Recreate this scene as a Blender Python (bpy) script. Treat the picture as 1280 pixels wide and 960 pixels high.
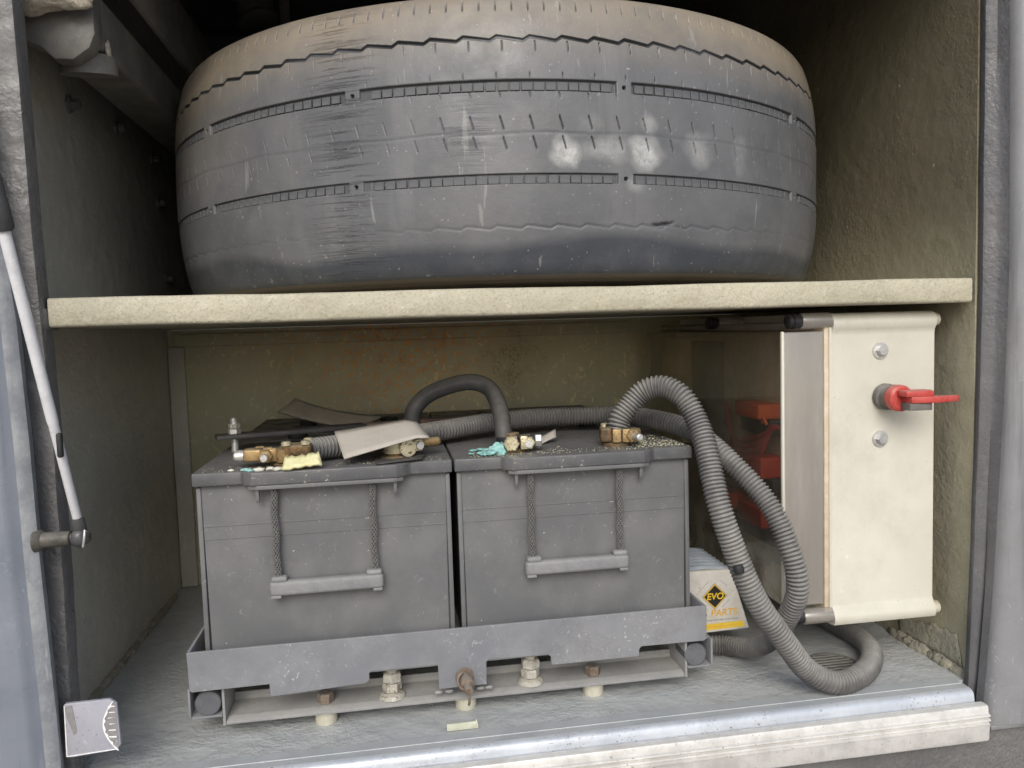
import bpy, bmesh, math, random
import numpy as np
from mathutils import Vector, Matrix, noise as mnoise

random.seed(7)
rng = np.random.default_rng(7)
for o in list(bpy.data.objects):
    bpy.data.objects.remove(o)
S = bpy.context.scene
C = S.collection
R = math.radians

# ------------------------------------------------------------------ camera
cam_d = bpy.data.cameras.new('camera')
cam = bpy.data.objects.new('camera', cam_d)
C.objects.link(cam)
S.camera = cam
cam_d.sensor_fit = 'HORIZONTAL'
cam_d.sensor_width = 36.0
cam_d.lens = 36.0 * 970 / 1280
cam_d.clip_start = 0.01
cam_d.clip_end = 500
rr = Vector((0.98689, -0.15852, -0.03046))
dd = Vector((-0.04134, -0.06581, -0.99698))
ff = Vector((0.15603, 0.98516, -0.0715))
M = Matrix(((rr.x, -dd.x, -ff.x, 0.0), (rr.y, -dd.y, -ff.y, -0.80), (rr.z, -dd.z, -ff.z, 0.433), (0, 0, 0, 1)))
cam.matrix_world = M

# ------------------------------------------------------------------ light
W = bpy.data.worlds.new('World')
S.world = W
W.use_nodes = True
nt = W.node_tree
nt.nodes.clear()
SUN_EL, SUN_AZ = 35.0, 192.0      # azimuth measured from +Y towards +X: the sun stands behind the camera
sky = nt.nodes.new('ShaderNodeTexSky')
sky.sky_type = 'NISHITA'
sky.sun_disc = False
sky.sun_elevation = R(SUN_EL)
sky.sun_rotation = R(SUN_AZ)
sky.air_density = 1.0
sky.dust_density = 2.0
sky.ozone_density = 1.0
hs = nt.nodes.new('ShaderNodeHueSaturation')
hs.inputs['Saturation'].default_value = 0.85
bg = nt.nodes.new('ShaderNodeBackground')
bg.inputs['Strength'].default_value = 0.13
wo = nt.nodes.new('ShaderNodeOutputWorld')
nt.links.new(sky.outputs[0], hs.inputs['Color'])
nt.links.new(hs.outputs[0], bg.inputs['Color'])
nt.links.new(bg.outputs[0], wo.inputs['Surface'])
sl = bpy.data.lights.new('sun', 'SUN')
sl.energy = 1.5
sl.angle = R(32)
sl.color = (1.0, 0.98, 0.945)
sun = bpy.data.objects.new('sun', sl)
C.objects.link(sun)
sd = Vector((math.sin(R(SUN_AZ)) * math.cos(R(SUN_EL)), math.cos(R(SUN_AZ)) * math.cos(R(SUN_EL)), math.sin(R(SUN_EL))))
sun.rotation_euler = sd.to_track_quat('Z', 'Y').to_euler()
sun.location = sd * 6

S.view_settings.view_transform = 'Standard'
S.view_settings.look = 'None'
S.view_settings.gamma = 1
S.view_settings.exposure = 0.42
S.render.engine = 'CYCLES'
S.render.resolution_x = 1024
S.render.resolution_y = 768

# ------------------------------------------------------------------ materials
def lin(r, g, b):
    f = lambda c: ((c / 255 + .055) / 1.055) ** 2.4 if c > 10 else c / 255 / 12.92
    return (f(r), f(g), f(b), 1.0)

class NT:
    def __init__(s, name):
        s.m = bpy.data.materials.new(name)
        s.m.use_nodes = True
        s.t = s.m.node_tree
        s.b = s.t.nodes['Principled BSDF']
        s.out = s.t.nodes['Material Output']
        s.tc = s.n('ShaderNodeTexCoord')
        s.co = s.tc.outputs['Object']
    def n(s, k, **kw):
        x = s.t.nodes.new(k)
        for a, v in kw.items():
            setattr(x, a, v)
        return x
    def l(s, a, b):
        s.t.links.new(a, b)
    def noise(s, scale, detail=4, rough=.6, vec=None, dist=0):
        x = s.n('ShaderNodeTexNoise')
        x.inputs['Scale'].default_value = scale
        x.inputs['Detail'].default_value = detail
        x.inputs['Roughness'].default_value = rough
        x.inputs['Distortion'].default_value = dist
        s.l(vec or s.co, x.inputs['Vector'])
        return x.outputs[0]
    def mapping(s, scale=(1, 1, 1), loc=(0, 0, 0), rot=(0, 0, 0)):
        x = s.n('ShaderNodeMapping')
        x.inputs['Scale'].default_value = scale
        x.inputs['Location'].default_value = loc
        x.inputs['Rotation'].default_value = rot
        s.l(s.co, x.inputs['Vector'])
        return x.outputs[0]
    def ramp(s, f, a, b, lo=0., hi=1.):
        x = s.n('ShaderNodeMapRange')
        x.interpolation_type = 'SMOOTHSTEP'
        for i, v in ((1, a), (2, b), (3, lo), (4, hi)):
            x.inputs[i].default_value = v
        s.l(f, x.inputs[0])
        return x.outputs[0]
    def math(s, op, a, b=None, clamp=False):
        x = s.n('ShaderNodeMath', operation=op, use_clamp=clamp)
        for i, v in enumerate((a, b)):
            if v is None:
                continue
            if isinstance(v, (int, float)):
                x.inputs[i].default_value = v
            else:
                s.l(v, x.inputs[i])
        return x.outputs[0]
    def mix(s, f, a, b):
        x = s.n('ShaderNodeMix', data_type='RGBA')
        for i, v in ((0, f), (6, a), (7, b)):
            if isinstance(v, (int, float, tuple)):
                x.inputs[i].default_value = v
            else:
                s.l(v, x.inputs[i])
        return x.outputs[2]
    def sep(s):
        x = s.n('ShaderNodeSeparateXYZ')
        s.l(s.co, x.inputs[0])
        return x.outputs
    def up(s):
        g = s.n('ShaderNodeNewGeometry')
        x = s.n('ShaderNodeSeparateXYZ')
        s.l(g.outputs['Normal'], x.inputs[0])
        return x.outputs[2]
    def attr(s, name):
        x = s.n('ShaderNodeAttribute', attribute_name=name)
        return x.outputs['Fac']
    def bump(s, h, dist, strength=1.0, prev=None):
        x = s.n('ShaderNodeBump')
        x.inputs['Distance'].default_value = dist
        x.inputs['Strength'].default_value = strength
        s.l(h, x.inputs['Height'])
        if prev:
            s.l(prev, x.inputs['Normal'])
        return x.outputs[0]
    def done(s, col=None, rough=None, metal=None, normal=None, spec=None):
        for k, v in (('Base Color', col), ('Roughness', rough), ('Metallic', metal), ('Normal', normal), ('Specular IOR Level', spec)):
            if v is None:
                continue
            if isinstance(v, (int, float, tuple)):
                s.b.inputs[k].default_value = v
            else:
                s.l(v, s.b.inputs[k])
        return s.m

def surf(name, c1, c2, dust=None, dustamt=.5, rough=.6, metal=0., scale=14, speck=None, speckamt=.62, bump=0.0004, bscale=220, bump2=0, b2scale=40, spec=.4, scratch=None, grime=.30):
    """General worn surface: two tones, speckles, dust that settles on upward faces, fine relief."""
    k = NT(name)
    big = k.ramp(k.noise(scale, 5, .65), .35, .66)
    col = k.mix(big, c1, c2)
    if scratch:
        sc = k.ramp(k.noise(30, 6, .7, k.mapping((1, 1, .12))), .60, .66)
        col = k.mix(k.math('MULTIPLY', sc, .55), col, scratch)
        sd2 = k.ramp(k.noise(26, 6, .75, k.mapping((1, 1, .05), (3, 1, 0))), .52, .66)
        col = k.mix(k.math('MULTIPLY', sd2, .5), col, tuple(v * .55 for v in c1[:3]) + (1,))
    if speck:
        sp = k.ramp(k.noise(330, 2, .5), speckamt, speckamt + .05)
        sp = k.math('MULTIPLY', sp, k.ramp(k.noise(18, 3), .42, .62))
        col = k.mix(sp, col, speck)
    if grime:
        g = k.ramp(k.noise(scale * .7, 9, .78), .48, .72, 0, grime)
        col = k.mix(g, col, tuple(v * f for v, f in zip(c1[:3], (.58, .55, .52))) + (1,))
        wv = k.math('MULTIPLY', k.ramp(k.noise(150, 5, .75, k.mapping((1, 1, .55), (2, 5, 1), (.4, .5, .2)), 1.2), .60, .66), k.ramp(k.noise(13, 4, .6, k.mapping((1, 1, 1), (7, 2, 3))), .46, .62))
        col = k.mix(k.math('MULTIPLY', wv, grime * 1.3), col, tuple(min(v * 1.7 + .06, .8) for v in c2[:3]) + (1,))
    if dust:
        u = k.ramp(k.up(), .15, .95)
        d = k.math('MULTIPLY', u, dustamt)
        d2 = k.math('MULTIPLY', k.ramp(k.noise(9, 6, .7), .4, .75), dustamt * .55)
        d = k.math('ADD', d, d2, True)
        d = k.math('MULTIPLY', d, k.ramp(k.noise(120, 4, .7), .25, .6, .55, 1.))
        col = k.mix(d, col, dust)
    rg = k.ramp(k.noise(45, 4), .3, .7, max(rough - .12, .05), min(rough + .14, 1))
    nrm = k.bump(k.noise(bscale, 3, .6), bump) if bump else None
    if bump2:
        nrm = k.bump(k.noise(b2scale, 3, .5), bump2, 1, nrm)
    return k.done(col, rg, metal, nrm, spec)

DUST = lin(150, 146, 138)
def coating(name, c1, c2, lump=.0012, rough=.55, rust=False, top_dark=False, dust=None, fleck=.45, grain=0, top_dark_col=None):
    """sprayed stone-chip coating, lumpy and semi-gloss"""
    k = NT(name)
    col = k.mix(k.ramp(k.noise(7, 6, .65), .35, .68), c1, c2)
    col = k.mix(k.math('MULTIPLY', k.ramp(k.noise(60, 4, .7), .55, .75), .4), col, tuple(v * 1.5 for v in c2[:3]) + (1,))
    if grain:
        col = k.mix(k.ramp(k.noise(430, 3, .6, None, .4), .45, .72, 0, grain), col, tuple(v * .55 for v in c1[:3]) + (1,))
        col = k.mix(k.ramp(k.noise(11, 6, .75, k.mapping((1, 1, 2.5))), .55, .75, 0, grain * .8), col, tuple(v * f for v, f in zip(c1[:3], (.72, .62, .55))) + (1,))
    if dust:
        col = k.mix(k.math('MULTIPLY', k.ramp(k.up(), .3, 1), k.ramp(k.noise(16, 5, .7), .3, .7, .35, .95)), col, dust)
    x, y, z = k.sep()
    if top_dark:  # coating turns darker with height
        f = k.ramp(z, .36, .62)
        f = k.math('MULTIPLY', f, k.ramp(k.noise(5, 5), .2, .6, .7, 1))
        col = k.mix(k.math('MULTIPLY', f, top_dark), col, top_dark_col or lin(106, 106, 106))
    if rust:
        # orange splatter round one spot of the back wall, with runs below it
        dx = k.math('ABSOLUTE', k.math('SUBTRACT', x, .02))
        dz = k.math('ABSOLUTE', k.math('SUBTRACT', z, .44))
        dd_ = k.math('ADD', k.math('MULTIPLY', dx, 3.2), k.math('MULTIPLY', dz, 3.6))
        fall = k.ramp(dd_, .05, 1.35, 1, 0)
        sp = k.ramp(k.noise(165, 3, .6, k.mapping((1, 1, .7), (0, 0, 0), (0, .5, 0)), .6), .525, .57)
        col = k.mix(k.math('MULTIPLY', sp, fall), col, lin(228, 176, 108))
        col = k.mix(k.math('MULTIPLY', k.math('MULTIPLY', fall, fall), k.ramp(k.noise(26, 6, .75), .45, .68, 0, .65)), col, lin(196, 122, 66))
        runs = k.ramp(k.noise(42, 3, .5, k.mapping((1, 1, .06))), .67, .71)
        col = k.mix(k.math('MULTIPLY', runs, k.math('MULTIPLY', fall, .5)), col, lin(196, 160, 110))
        pale = k.ramp(k.noise(75, 4, .6, k.mapping((1, 1, .7), (3, 0, 1), (0, .8, 0)), 1.0), .615, .65)
        col = k.mix(k.math('MULTIPLY', pale, .7), col, lin(232, 220, 172))
        cr = k.n('ShaderNodeTexVoronoi', feature='DISTANCE_TO_EDGE')
        cr.inputs['Scale'].default_value = 120
        wv = k.n('ShaderNodeMix', data_type='VECTOR')
        wv.inputs[0].default_value = .045
        nz = k.n('ShaderNodeTexNoise')
        nz.inputs['Scale'].default_value = 60
        nz.inputs['Detail'].default_value = 4
        k.l(k.co, nz.inputs['Vector'])
        k.l(k.co, wv.inputs[4]); k.l(nz.outputs['Color'], wv.inputs[5])
        k.l(wv.outputs[1], cr.inputs['Vector'])
        gx = k.math('ABSOLUTE', k.math('SUBTRACT', x, .225))
        gz = k.math('ABSOLUTE', k.math('SUBTRACT', z, .375))
        g = k.ramp(k.math('ADD', gx, gz), .03, .10, 1, 0)
        crk = k.math('MULTIPLY', k.ramp(cr.outputs['Distance'], .01, .06, 1, 0), g)
        crk = k.math('MULTIPLY', crk, k.ramp(k.noise(40, 3), .42, .55))
        col = k.mix(k.math('MULTIPLY', g, .35), col, lin(160, 150, 124))
        col = k.mix(k.math('MULTIPLY', crk, .75), col, lin(66, 60, 48))
    elif fleck:
        fl = k.ramp(k.noise(120, 3, .5, k.mapping((1, 1, .45))), .71, .74)
        col = k.mix(k.math('MULTIPLY', fl, fleck), col, lin(206, 198, 165))
    n1 = k.bump(k.math('MULTIPLY', k.noise(170, 3, .55, None, .4), k.ramp(k.noise(8, 3), .35, .62, .25, 1.25)), lump)
    n1 = k.bump(k.noise(32, 3, .5), lump * 2.0, 1, n1)
    rg = k.ramp(k.noise(40, 3), .3, .7, rough - .12, rough + .15)
    return k.done(col, rg, 0, n1, .45)

mat = {}
mat['wall_left'] = coating('olive_coating_dark_top', lin(196, 193, 182), lin(208, 204, 190), .0011, .5, top_dark=.5, grain=.3)
mat['wall_right'] = coating('olive_coating', lin(164, 158, 134), lin(176, 170, 146), .0010, .5, top_dark=.9, grain=.35, top_dark_col=lin(104, 97, 78))
mat['wall_back'] = coating('olive_coating_rust', lin(186, 182, 152), lin(200, 195, 164), .0006, .5, rust=True)
mat['ceiling'] = coating('dark_coating', lin(104, 104, 106), lin(120, 119, 118), .001, .6, fleck=0)
mat['floor'] = coating('grey_floor_coating', lin(174, 177, 176), lin(186, 188, 186), .0014, .42, dust=lin(176, 178, 176), fleck=0, grain=.18)
mat['shelf'] = coating('beige_coating', lin(172, 166, 145), lin(185, 179, 157), .0012, .6, fleck=0, grain=.5)
mat['jamb'] = coating('black_coating', lin(98, 97, 96), lin(114, 112, 110), .0018, .42, fleck=0, grain=.4)
mat['jamb_right'] = coating('charcoal_coating', lin(88, 88, 90), lin(100, 99, 100), .0009, .45, fleck=0, grain=.4)
mat['beam'] = surf('chassis_paint', lin(96, 95, 92), lin(118, 115, 108), DUST, .3, .5, bump=.0004)
mat['panel_left'] = surf('bluish_grey_paint', lin(112, 118, 128), lin(126, 131, 140), lin(150, 152, 156), .2, .38, scale=6, scratch=lin(176, 180, 188), bump=.0002)
mat['panel_right'] = surf('grey_paint', lin(124, 125, 127), lin(136, 136, 137), lin(152, 151, 148), .25, .42, scale=6, scratch=lin(150, 150, 150), speck=lin(105, 105, 108), speckamt=.72, bump=.0002)
mat['chip'] = surf('chipped_edge', lin(126, 129, 134), lin(150, 152, 154), None, 0, .6, scale=40, scratch=lin(196, 198, 200))
mat['alu'] = surf('weathered_aluminium', lin(196, 194, 189), lin(220, 218, 213), lin(196, 193, 187), .3, .42, .2, scale=34, speck=lin(150, 144, 134), speckamt=.66, bump=.0003, bump2=.0004)
mat['lip_bright'] = surf('bright_bluish_lip', lin(182, 188, 196), lin(198, 203, 209), lin(168, 171, 173), .35, .38, .25, scale=22, speck=lin(115, 116, 116), speckamt=.63, bump=.0002)  # nose tone, brighter and bluer than the lip paint
mat['lip_paint'] = surf('worn_lip_paint', lin(158, 163, 164), lin(172, 176, 176), lin(170, 171, 168), .35, .5, scale=18, speck=lin(118, 116, 112), speckamt=.68, bump=.0003, grime=.35)
mat['battery'] = surf('battery_plastic', lin(98, 99, 100), lin(112, 112, 112), lin(134, 132, 128), .32, .48, scale=10, speck=lin(190, 188, 184), speckamt=.70, bump=.00012, bscale=400)
mat['battery_lid'] = surf('battery_lid_plastic', lin(82, 83, 85), lin(97, 97, 98), lin(112, 110, 106), .42, .46, scale=20, speck=lin(190, 186, 160), speckamt=.67, bump=.00012, bscale=400)
mat['handle'] = surf('dusty_handle', lin(118, 119, 121), lin(134, 134, 134), lin(148, 146, 142), .5, .6, scale=40)
mat['rope'] = surf('black_rope', lin(46, 45, 45), lin(60, 58, 57), None, 0, .8, scale=200, bump=.0003)
mat['braid'] = surf('rope_braid', lin(92, 91, 90), lin(112, 110, 107), None, 0, .75, scale=300, bump=0)
mat['tray'] = surf('grey_tray_paint', lin(118, 120, 124), lin(132, 133, 136), lin(150, 149, 145), .35, .45, scale=16, speck=lin(178, 178, 176), speckamt=.66, bump=.0002, bump2=.0005, grime=.45)
mat['base'] = surf('dusty_base_paint', lin(128, 129, 129), lin(144, 143, 141), lin(162, 160, 155), .6, .65, scale=26, bump=.0003)
mat['disc'] = surf('roller_face', lin(88, 90, 94), lin(100, 101, 104), None, 0, .6, scale=60, speck=lin(60, 60, 62), speckamt=.64)
mat['spacer'] = surf('cream_spacer', lin(186, 182, 164), lin(202, 198, 180), DUST, .3, .5, scale=80)
mat['rust'] = surf('rusty_steel', lin(104, 90, 78), lin(128, 114, 100), DUST, .45, .8, .1, scale=120, bump=.0006)
mat['nut'] = surf('painted_nut', lin(158, 155, 146), lin(182, 178, 166), lin(170, 164, 150), .3, .5, scale=160, speck=lin(110, 96, 78), speckamt=.55)
mat['zinc'] = surf('zinc', lin(190, 190, 188), lin(206, 205, 200), None, 0, .35, .6, scale=60)
mat['brass'] = surf('brass', lin(146, 120, 80), lin(170, 144, 100), lin(180, 170, 142), .4, .45, .5, scale=90, speck=lin(92, 72, 48), speckamt=.58)
mat['zinc_yellow'] = surf('yellow_zinc', lin(190, 182, 150), lin(208, 200, 172), None, 0, .3, .6, scale=130, speck=lin(120, 92, 52), speckamt=.6)
mat['corroded'] = surf('corroded_clamp', lin(70, 58, 44), lin(120, 92, 58), lin(190, 180, 150), .3, .7, .3, scale=160, bump=.0012)
mat['conduit'] = surf('dusty_conduit', lin(76, 76, 76), lin(100, 98, 96), lin(160, 157, 150), .62, .5, scale=24, bump=.0001)
mat['conduit_dark'] = surf('dark_conduit', lin(52, 52, 53), lin(70, 69, 68), lin(140, 136, 128), .5, .45, scale=24, bump=.0001)
mat['cable'] = surf('black_cable', lin(50, 50, 51), lin(62, 61, 60), lin(112, 108, 102), .5, .5, scale=20, bump=.0002)
mat['black_plastic'] = surf('black_plastic', lin(34, 34, 36), lin(44, 44, 45), lin(90, 88, 84), .25, .5)
mat['bar'] = surf('black_bar', lin(48, 48, 50), lin(62, 61, 60), lin(96, 92, 86), .4, .6, scale=50)
mat['bar_red'] = surf('red_oxide_bar', lin(110, 82, 72), lin(130, 98, 86), DUST, .4, .7, scale=50)
mat['flap'] = surf('dusty_grey_rubber', lin(164, 158, 148), lin(176, 170, 160), lin(184, 178, 168), .4, .7, scale=26, speck=lin(130, 122, 112), speckamt=.66)
mat['flap_brown'] = surf('dusty_brown_rubber', lin(104, 98, 86), lin(122, 115, 100), lin(142, 134, 118), .4, .75, scale=40, speck=lin(60, 56, 50), speckamt=.58)
mat['yellow_foam'] = surf('yellow_sheet', lin(208, 202, 152), lin(220, 215, 172), None, 0, .8, scale=120, bump=.0006)
mat['teal'] = surf('copper_corrosion', lin(122, 176, 172), lin(160, 200, 194), None, 0, .9, scale=260, bump=.001)
mat['whitesalt'] = surf('white_corrosion', lin(196, 196, 184), lin(216, 214, 200), None, 0, .9, scale=260, bump=.001)
mat['bead_alu'] = surf('stained_bead', lin(186, 180, 160), lin(206, 201, 184), lin(160, 148, 122), .6, .45, .1, scale=34, grime=.6, bump=.0001)
mat['grit'] = surf('acid_grit', lin(150, 147, 124), lin(178, 174, 146), None, 0, .9, scale=300, bump=0)
mat['box_alu'] = surf('enclosure_aluminium', lin(200, 197, 182), lin(210, 207, 194), lin(196, 189, 168), .3, .4, .12, scale=9, speck=lin(160, 152, 128), speckamt=.70, bump=.00008)
mat['gasket'] = surf('amber_gasket', lin(190, 174, 148), lin(206, 192, 170), None, 0, .4, scale=60)
mat['red'] = surf('red_plastic', lin(176, 62, 56), lin(190, 80, 72), lin(182, 136, 124), .45, .45, scale=60)
mat['fuse_red'] = surf('fuse_red', lin(178, 64, 48), lin(164, 56, 42), None, 0, .4)
mat['fuse_orange'] = surf('fuse_orange', lin(206, 98, 54), lin(194, 90, 50), None, 0, .4)
mat['inner_tan'] = surf('inner_tan', lin(206, 188, 150), lin(216, 198, 160), None, 0, .6)
mat['wire_red'] = surf('red_wire', lin(142, 40, 44), lin(160, 50, 50), None, 0, .4)
mat['knob_grey'] = surf('grey_knob', lin(92, 90, 86), lin(112, 109, 102), DUST, .5, .6, scale=60)
mat['strut_rod'] = surf('white_strut', lin(206, 206, 208), lin(218, 218, 219), None, 0, .3, .0, scale=30)
mat['strut_black'] = surf('strut_black', lin(58, 58, 60), lin(70, 70, 71), DUST, .2, .4)
mat['stop'] = surf('stop_paint', lin(150, 150, 160), lin(160, 160, 168), lin(170, 168, 164), .2, .5, scale=20, speck=lin(112, 110, 112), speckamt=.66)
mat['scuff'] = surf('white_scuff', lin(226, 226, 226), lin(240, 240, 238), None, 0, .7, scale=200)
mat['scuff_grey'] = surf('grey_scuff', lin(128, 126, 126), lin(140, 138, 136), None, 0, .7, scale=200)
mat['white_pack'] = surf('white_card', lin(206, 202, 192), lin(220, 216, 208), lin(196, 188, 172), .3, .5, scale=40, speck=lin(190, 172, 140), speckamt=.66, bump2=.0008, b2scale=60)
mat['bluewhite'] = surf('blue_white_wrap', lin(176, 186, 196), lin(196, 204, 212), None, 0, .45, scale=60)
mat['print_black'] = surf('print_black', lin(40, 38, 36), lin(52, 50, 46), None, 0, .5, bump=0)
mat['print_yellow'] = surf('print_yellow', lin(232, 190, 50), lin(240, 204, 72), None, 0, .5, bump=0)
mat['print_orange'] = surf('print_orange', lin(224, 172, 66), lin(232, 188, 92), None, 0, .5, bump=0)
mat['print_grey'] = surf('print_grey', lin(150, 148, 148), lin(170, 168, 166), None, 0, .5, bump=0)
mat['foam_lump'] = surf('cream_foam', lin(166, 158, 142), lin(188, 180, 164), None, 0, .85, scale=60, speck=lin(130, 110, 84), speckamt=.56, bump=.0025, bscale=120)
mat['mud'] = surf('dried_mud', lin(150, 146, 134), lin(172, 166, 146), None, 0, .9, scale=80, speck=lin(118, 113, 102), speckamt=.62, bump=.002, bscale=160)
mat['steel_dark'] = surf('dark_steel', lin(70, 68, 64), lin(92, 88, 80), DUST, .3, .5, .2, scale=60)
mat['drain'] = surf('drain_metal', lin(120, 120, 117), lin(140, 138, 132), DUST, .3, .5, .2, scale=80)
mat['paper'] = surf('pale_scrap', lin(186, 188, 168), lin(204, 204, 184), None, 0, .7, scale=80)
mat['hole'] = surf('dark_hole', lin(16, 16, 16), lin(20, 20, 20), None, 0, .9, bump=0)

def mat_ground():
    k = NT('asphalt')
    col = k.mix(k.ramp(k.noise(6, 6, .7), .35, .68), lin(140, 131, 126), lin(158, 149, 143))
    col = k.mix(k.ramp(k.noise(260, 3, .6), .55, .66, 0, .6), col, lin(176, 167, 160))
    return k.done(col, .85, 0, k.bump(k.noise(160, 4, .7), .004), .3)
mat['ground'] = mat_ground()

def mat_tyre():
    k = NT('worn_tyre_rubber')
    col = k.mix(k.ramp(k.noise(9, 6, .7), .36, .66), lin(82, 86, 91), lin(98, 100, 104))
    streak = k.ramp(k.noise(16, 5, .7, k.mapping((1, 1, .10))), .5, .72, 0, .45)
    col = k.mix(streak, col, lin(114, 115, 117))
    dust = k.math('MULTIPLY', k.attr('dust'), k.ramp(k.noise(24, 6, .7), .25, .62, .62, 1))
    col = k.mix(dust, col, lin(146, 135, 118))
    sc = k.ramp(k.noise(60, 5, .7, k.mapping((.12, .12, 4.5))), .50, .60)
    col = k.mix(k.math('MULTIPLY', k.math('MULTIPLY', sc, k.attr('scratch')), .26), col, lin(70, 66, 62))
    wh = k.math('MULTIPLY', k.attr('smear'), k.ramp(k.noise(70, 6, .75), .25, .65, .25, 1))
    col = k.mix(wh, col, lin(182, 182, 178))
    col = k.mix(k.math('MULTIPLY', k.attr('low_dark'), k.ramp(k.noise(14, 5, .7), .3, .6, .65, 1)), col, lin(62, 65, 70))
    th = k.ramp(k.noise(75, 4, .6, k.mapping((1, 1, .07), (1, 4, 2))), .655, .69, 0, .3)
    col = k.mix(th, col, lin(170, 168, 162))
    sp = k.ramp(k.noise(240, 2, .5), .70, .73)
    col = k.mix(k.math('MULTIPLY', sp, .4), col, lin(178, 174, 164))
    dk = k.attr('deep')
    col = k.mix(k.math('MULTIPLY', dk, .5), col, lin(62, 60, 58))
    sw = k.attr('side')
    col = k.mix(sw, col, lin(104, 94, 80))
    n1 = k.bump(k.noise(420, 3, .6), .00018)
    n1 = k.bump(k.math('MULTIPLY', sc, k.attr('scratch')), .0006, 1, n1)
    n1 = k.bump(k.noise(38, 4, .6), .0006, 1, n1)
    rg = k.ramp(k.noise(30, 4), .3, .7, .36, .56)
    return k.done(col, rg, 0, n1, .45)
mat['tyre'] = mat_tyre()
mat['tread_block'] = surf('tread_block_rubber', lin(82, 84, 87), lin(98, 99, 100), lin(124, 120, 114), .3, .6, scale=60)

def mat_clear():
    """smoky polycarbonate, a little dusty"""
    k = NT('smoky_clear_cover')
    tr = k.n('ShaderNodeBsdfTransparent')
    tr.inputs['Color'].default_value = (.86, .84, .80, 1)
    gl = k.n('ShaderNodeBsdfGlossy')
    gl.inputs['Roughness'].default_value = .06
    gl.inputs['Color'].default_value = (1, 1, 1, 1)
    lw = k.n('ShaderNodeLayerWeight')
    fr_ = k.math('ADD', k.math('MULTIPLY', k.math('POWER', lw.outputs['Facing'], 5.0), .94), .055)
    mx = k.n('ShaderNodeMixShader')
    k.l(fr_, mx.inputs[0]); k.l(tr.outputs[0], mx.inputs[1]); k.l(gl.outputs[0], mx.inputs[2])
    df = k.n('ShaderNodeBsdfDiffuse')
    df.inputs['Color'].default_value = lin(170, 164, 150)
    x, y, z = k.sep()
    f = k.math('MULTIPLY', k.ramp(k.noise(12, 6, .7), .38, .72, .06, .20), 1)
    f = k.math('ADD', f, k.math('MULTIPLY', k.ramp(z, .11, .20, 1, 0), k.ramp(k.noise(9, 5), .42, .62, 0, .5)), True)
    m2 = k.n('ShaderNodeMixShader')
    k.l(f, m2.inputs[0]); k.l(mx.outputs[0], m2.inputs[1]); k.l(df.outputs[0], m2.inputs[2])
    k.l(m2.outputs[0], k.out.inputs['Surface'])
    return k.m
mat['clear'] = mat_clear()
def mat_clear_end():
    k = NT('pale_clear_end')
    col = k.mix(k.ramp(k.noise(20, 5, .7, k.mapping((1, 1, .15))), .4, .68), lin(194, 190, 183), lin(216, 212, 205))  # pale colour stands in for the reflection of the bright surroundings
    k.b.inputs['Coat Weight'].default_value = .8
    k.b.inputs['Coat Roughness'].default_value = .12
    k.done(col, .28, .25, None, .6)
    tr = k.n('ShaderNodeBsdfTransparent')
    tr.inputs['Color'].default_value = (.9, .88, .84, 1)
    mx = k.n('ShaderNodeMixShader')
    mx.inputs[0].default_value = .60
    k.l(k.b.outputs[0], mx.inputs[1]); k.l(tr.outputs[0], mx.inputs[2])
    k.l(mx.outputs[0], k.out.inputs['Surface'])
    return k.m
mat['clear_end'] = mat_clear_end()

# ------------------------------------------------------------------ mesh helpers
def put(name, me, m=None, parent=None):
    o = bpy.data.objects.new(name, me)
    C.objects.link(o)
    if m is not None:
        me.materials.clear()
        me.materials.append(mat[m])
    if parent is not None:
        o.parent = parent
    return o

def finish(bm, name, smooth=35):
    me = bpy.data.meshes.new(name)
    bmesh.ops.recalc_face_normals(bm, faces=bm.faces)
    bm.to_mesh(me)
    bm.free()
    if smooth:
        me.polygons.foreach_set('use_smooth', [True] * len(me.polygons))
        try:
            me.set_sharp_from_angle(angle=R(smooth))
        except Exception:
            pass
    me.update()
    return me

def tag(o, label, cat, group=None):
    o['label'] = label
    o['category'] = cat
    if group:
        o['group'] = group
    return o

def struct(o):
    o['kind'] = 'structure'
    return o

def thing(name, label, cat, loc=(0, 0, 0), group=None):
    o = bpy.data.objects.new(name, None)
    o.empty_display_size = .02
    o.location = loc
    C.objects.link(o)
    return tag(o, label, cat, group)

def bm_box(bm, x0, x1, y0, y1, z0, z1, bev=0.0, seg=2):
    r = bmesh.ops.create_cube(bm, size=1)
    vs = r['verts']
    for v in vs:
        v.co = Vector(((x0 + x1) / 2 + v.co.x * (x1 - x0), (y0 + y1) / 2 + v.co.y * (y1 - y0), (z0 + z1) / 2 + v.co.z * (z1 - z0)))
    if bev > 0:
        es = list({e for v in vs for e in v.link_edges})
        bmesh.ops.bevel(bm, geom=es, offset=bev, segments=seg, affect='EDGES', profile=.5, clamp_overlap=True)

def box(name, m, parent, x0, x1, y0, y1, z0, z1, bev=.001, seg=2):
    bm = bmesh.new()
    bm_box(bm, x0, x1, y0, y1, z0, z1, bev, seg)
    return put(name, finish(bm, name), m, parent)

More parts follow.
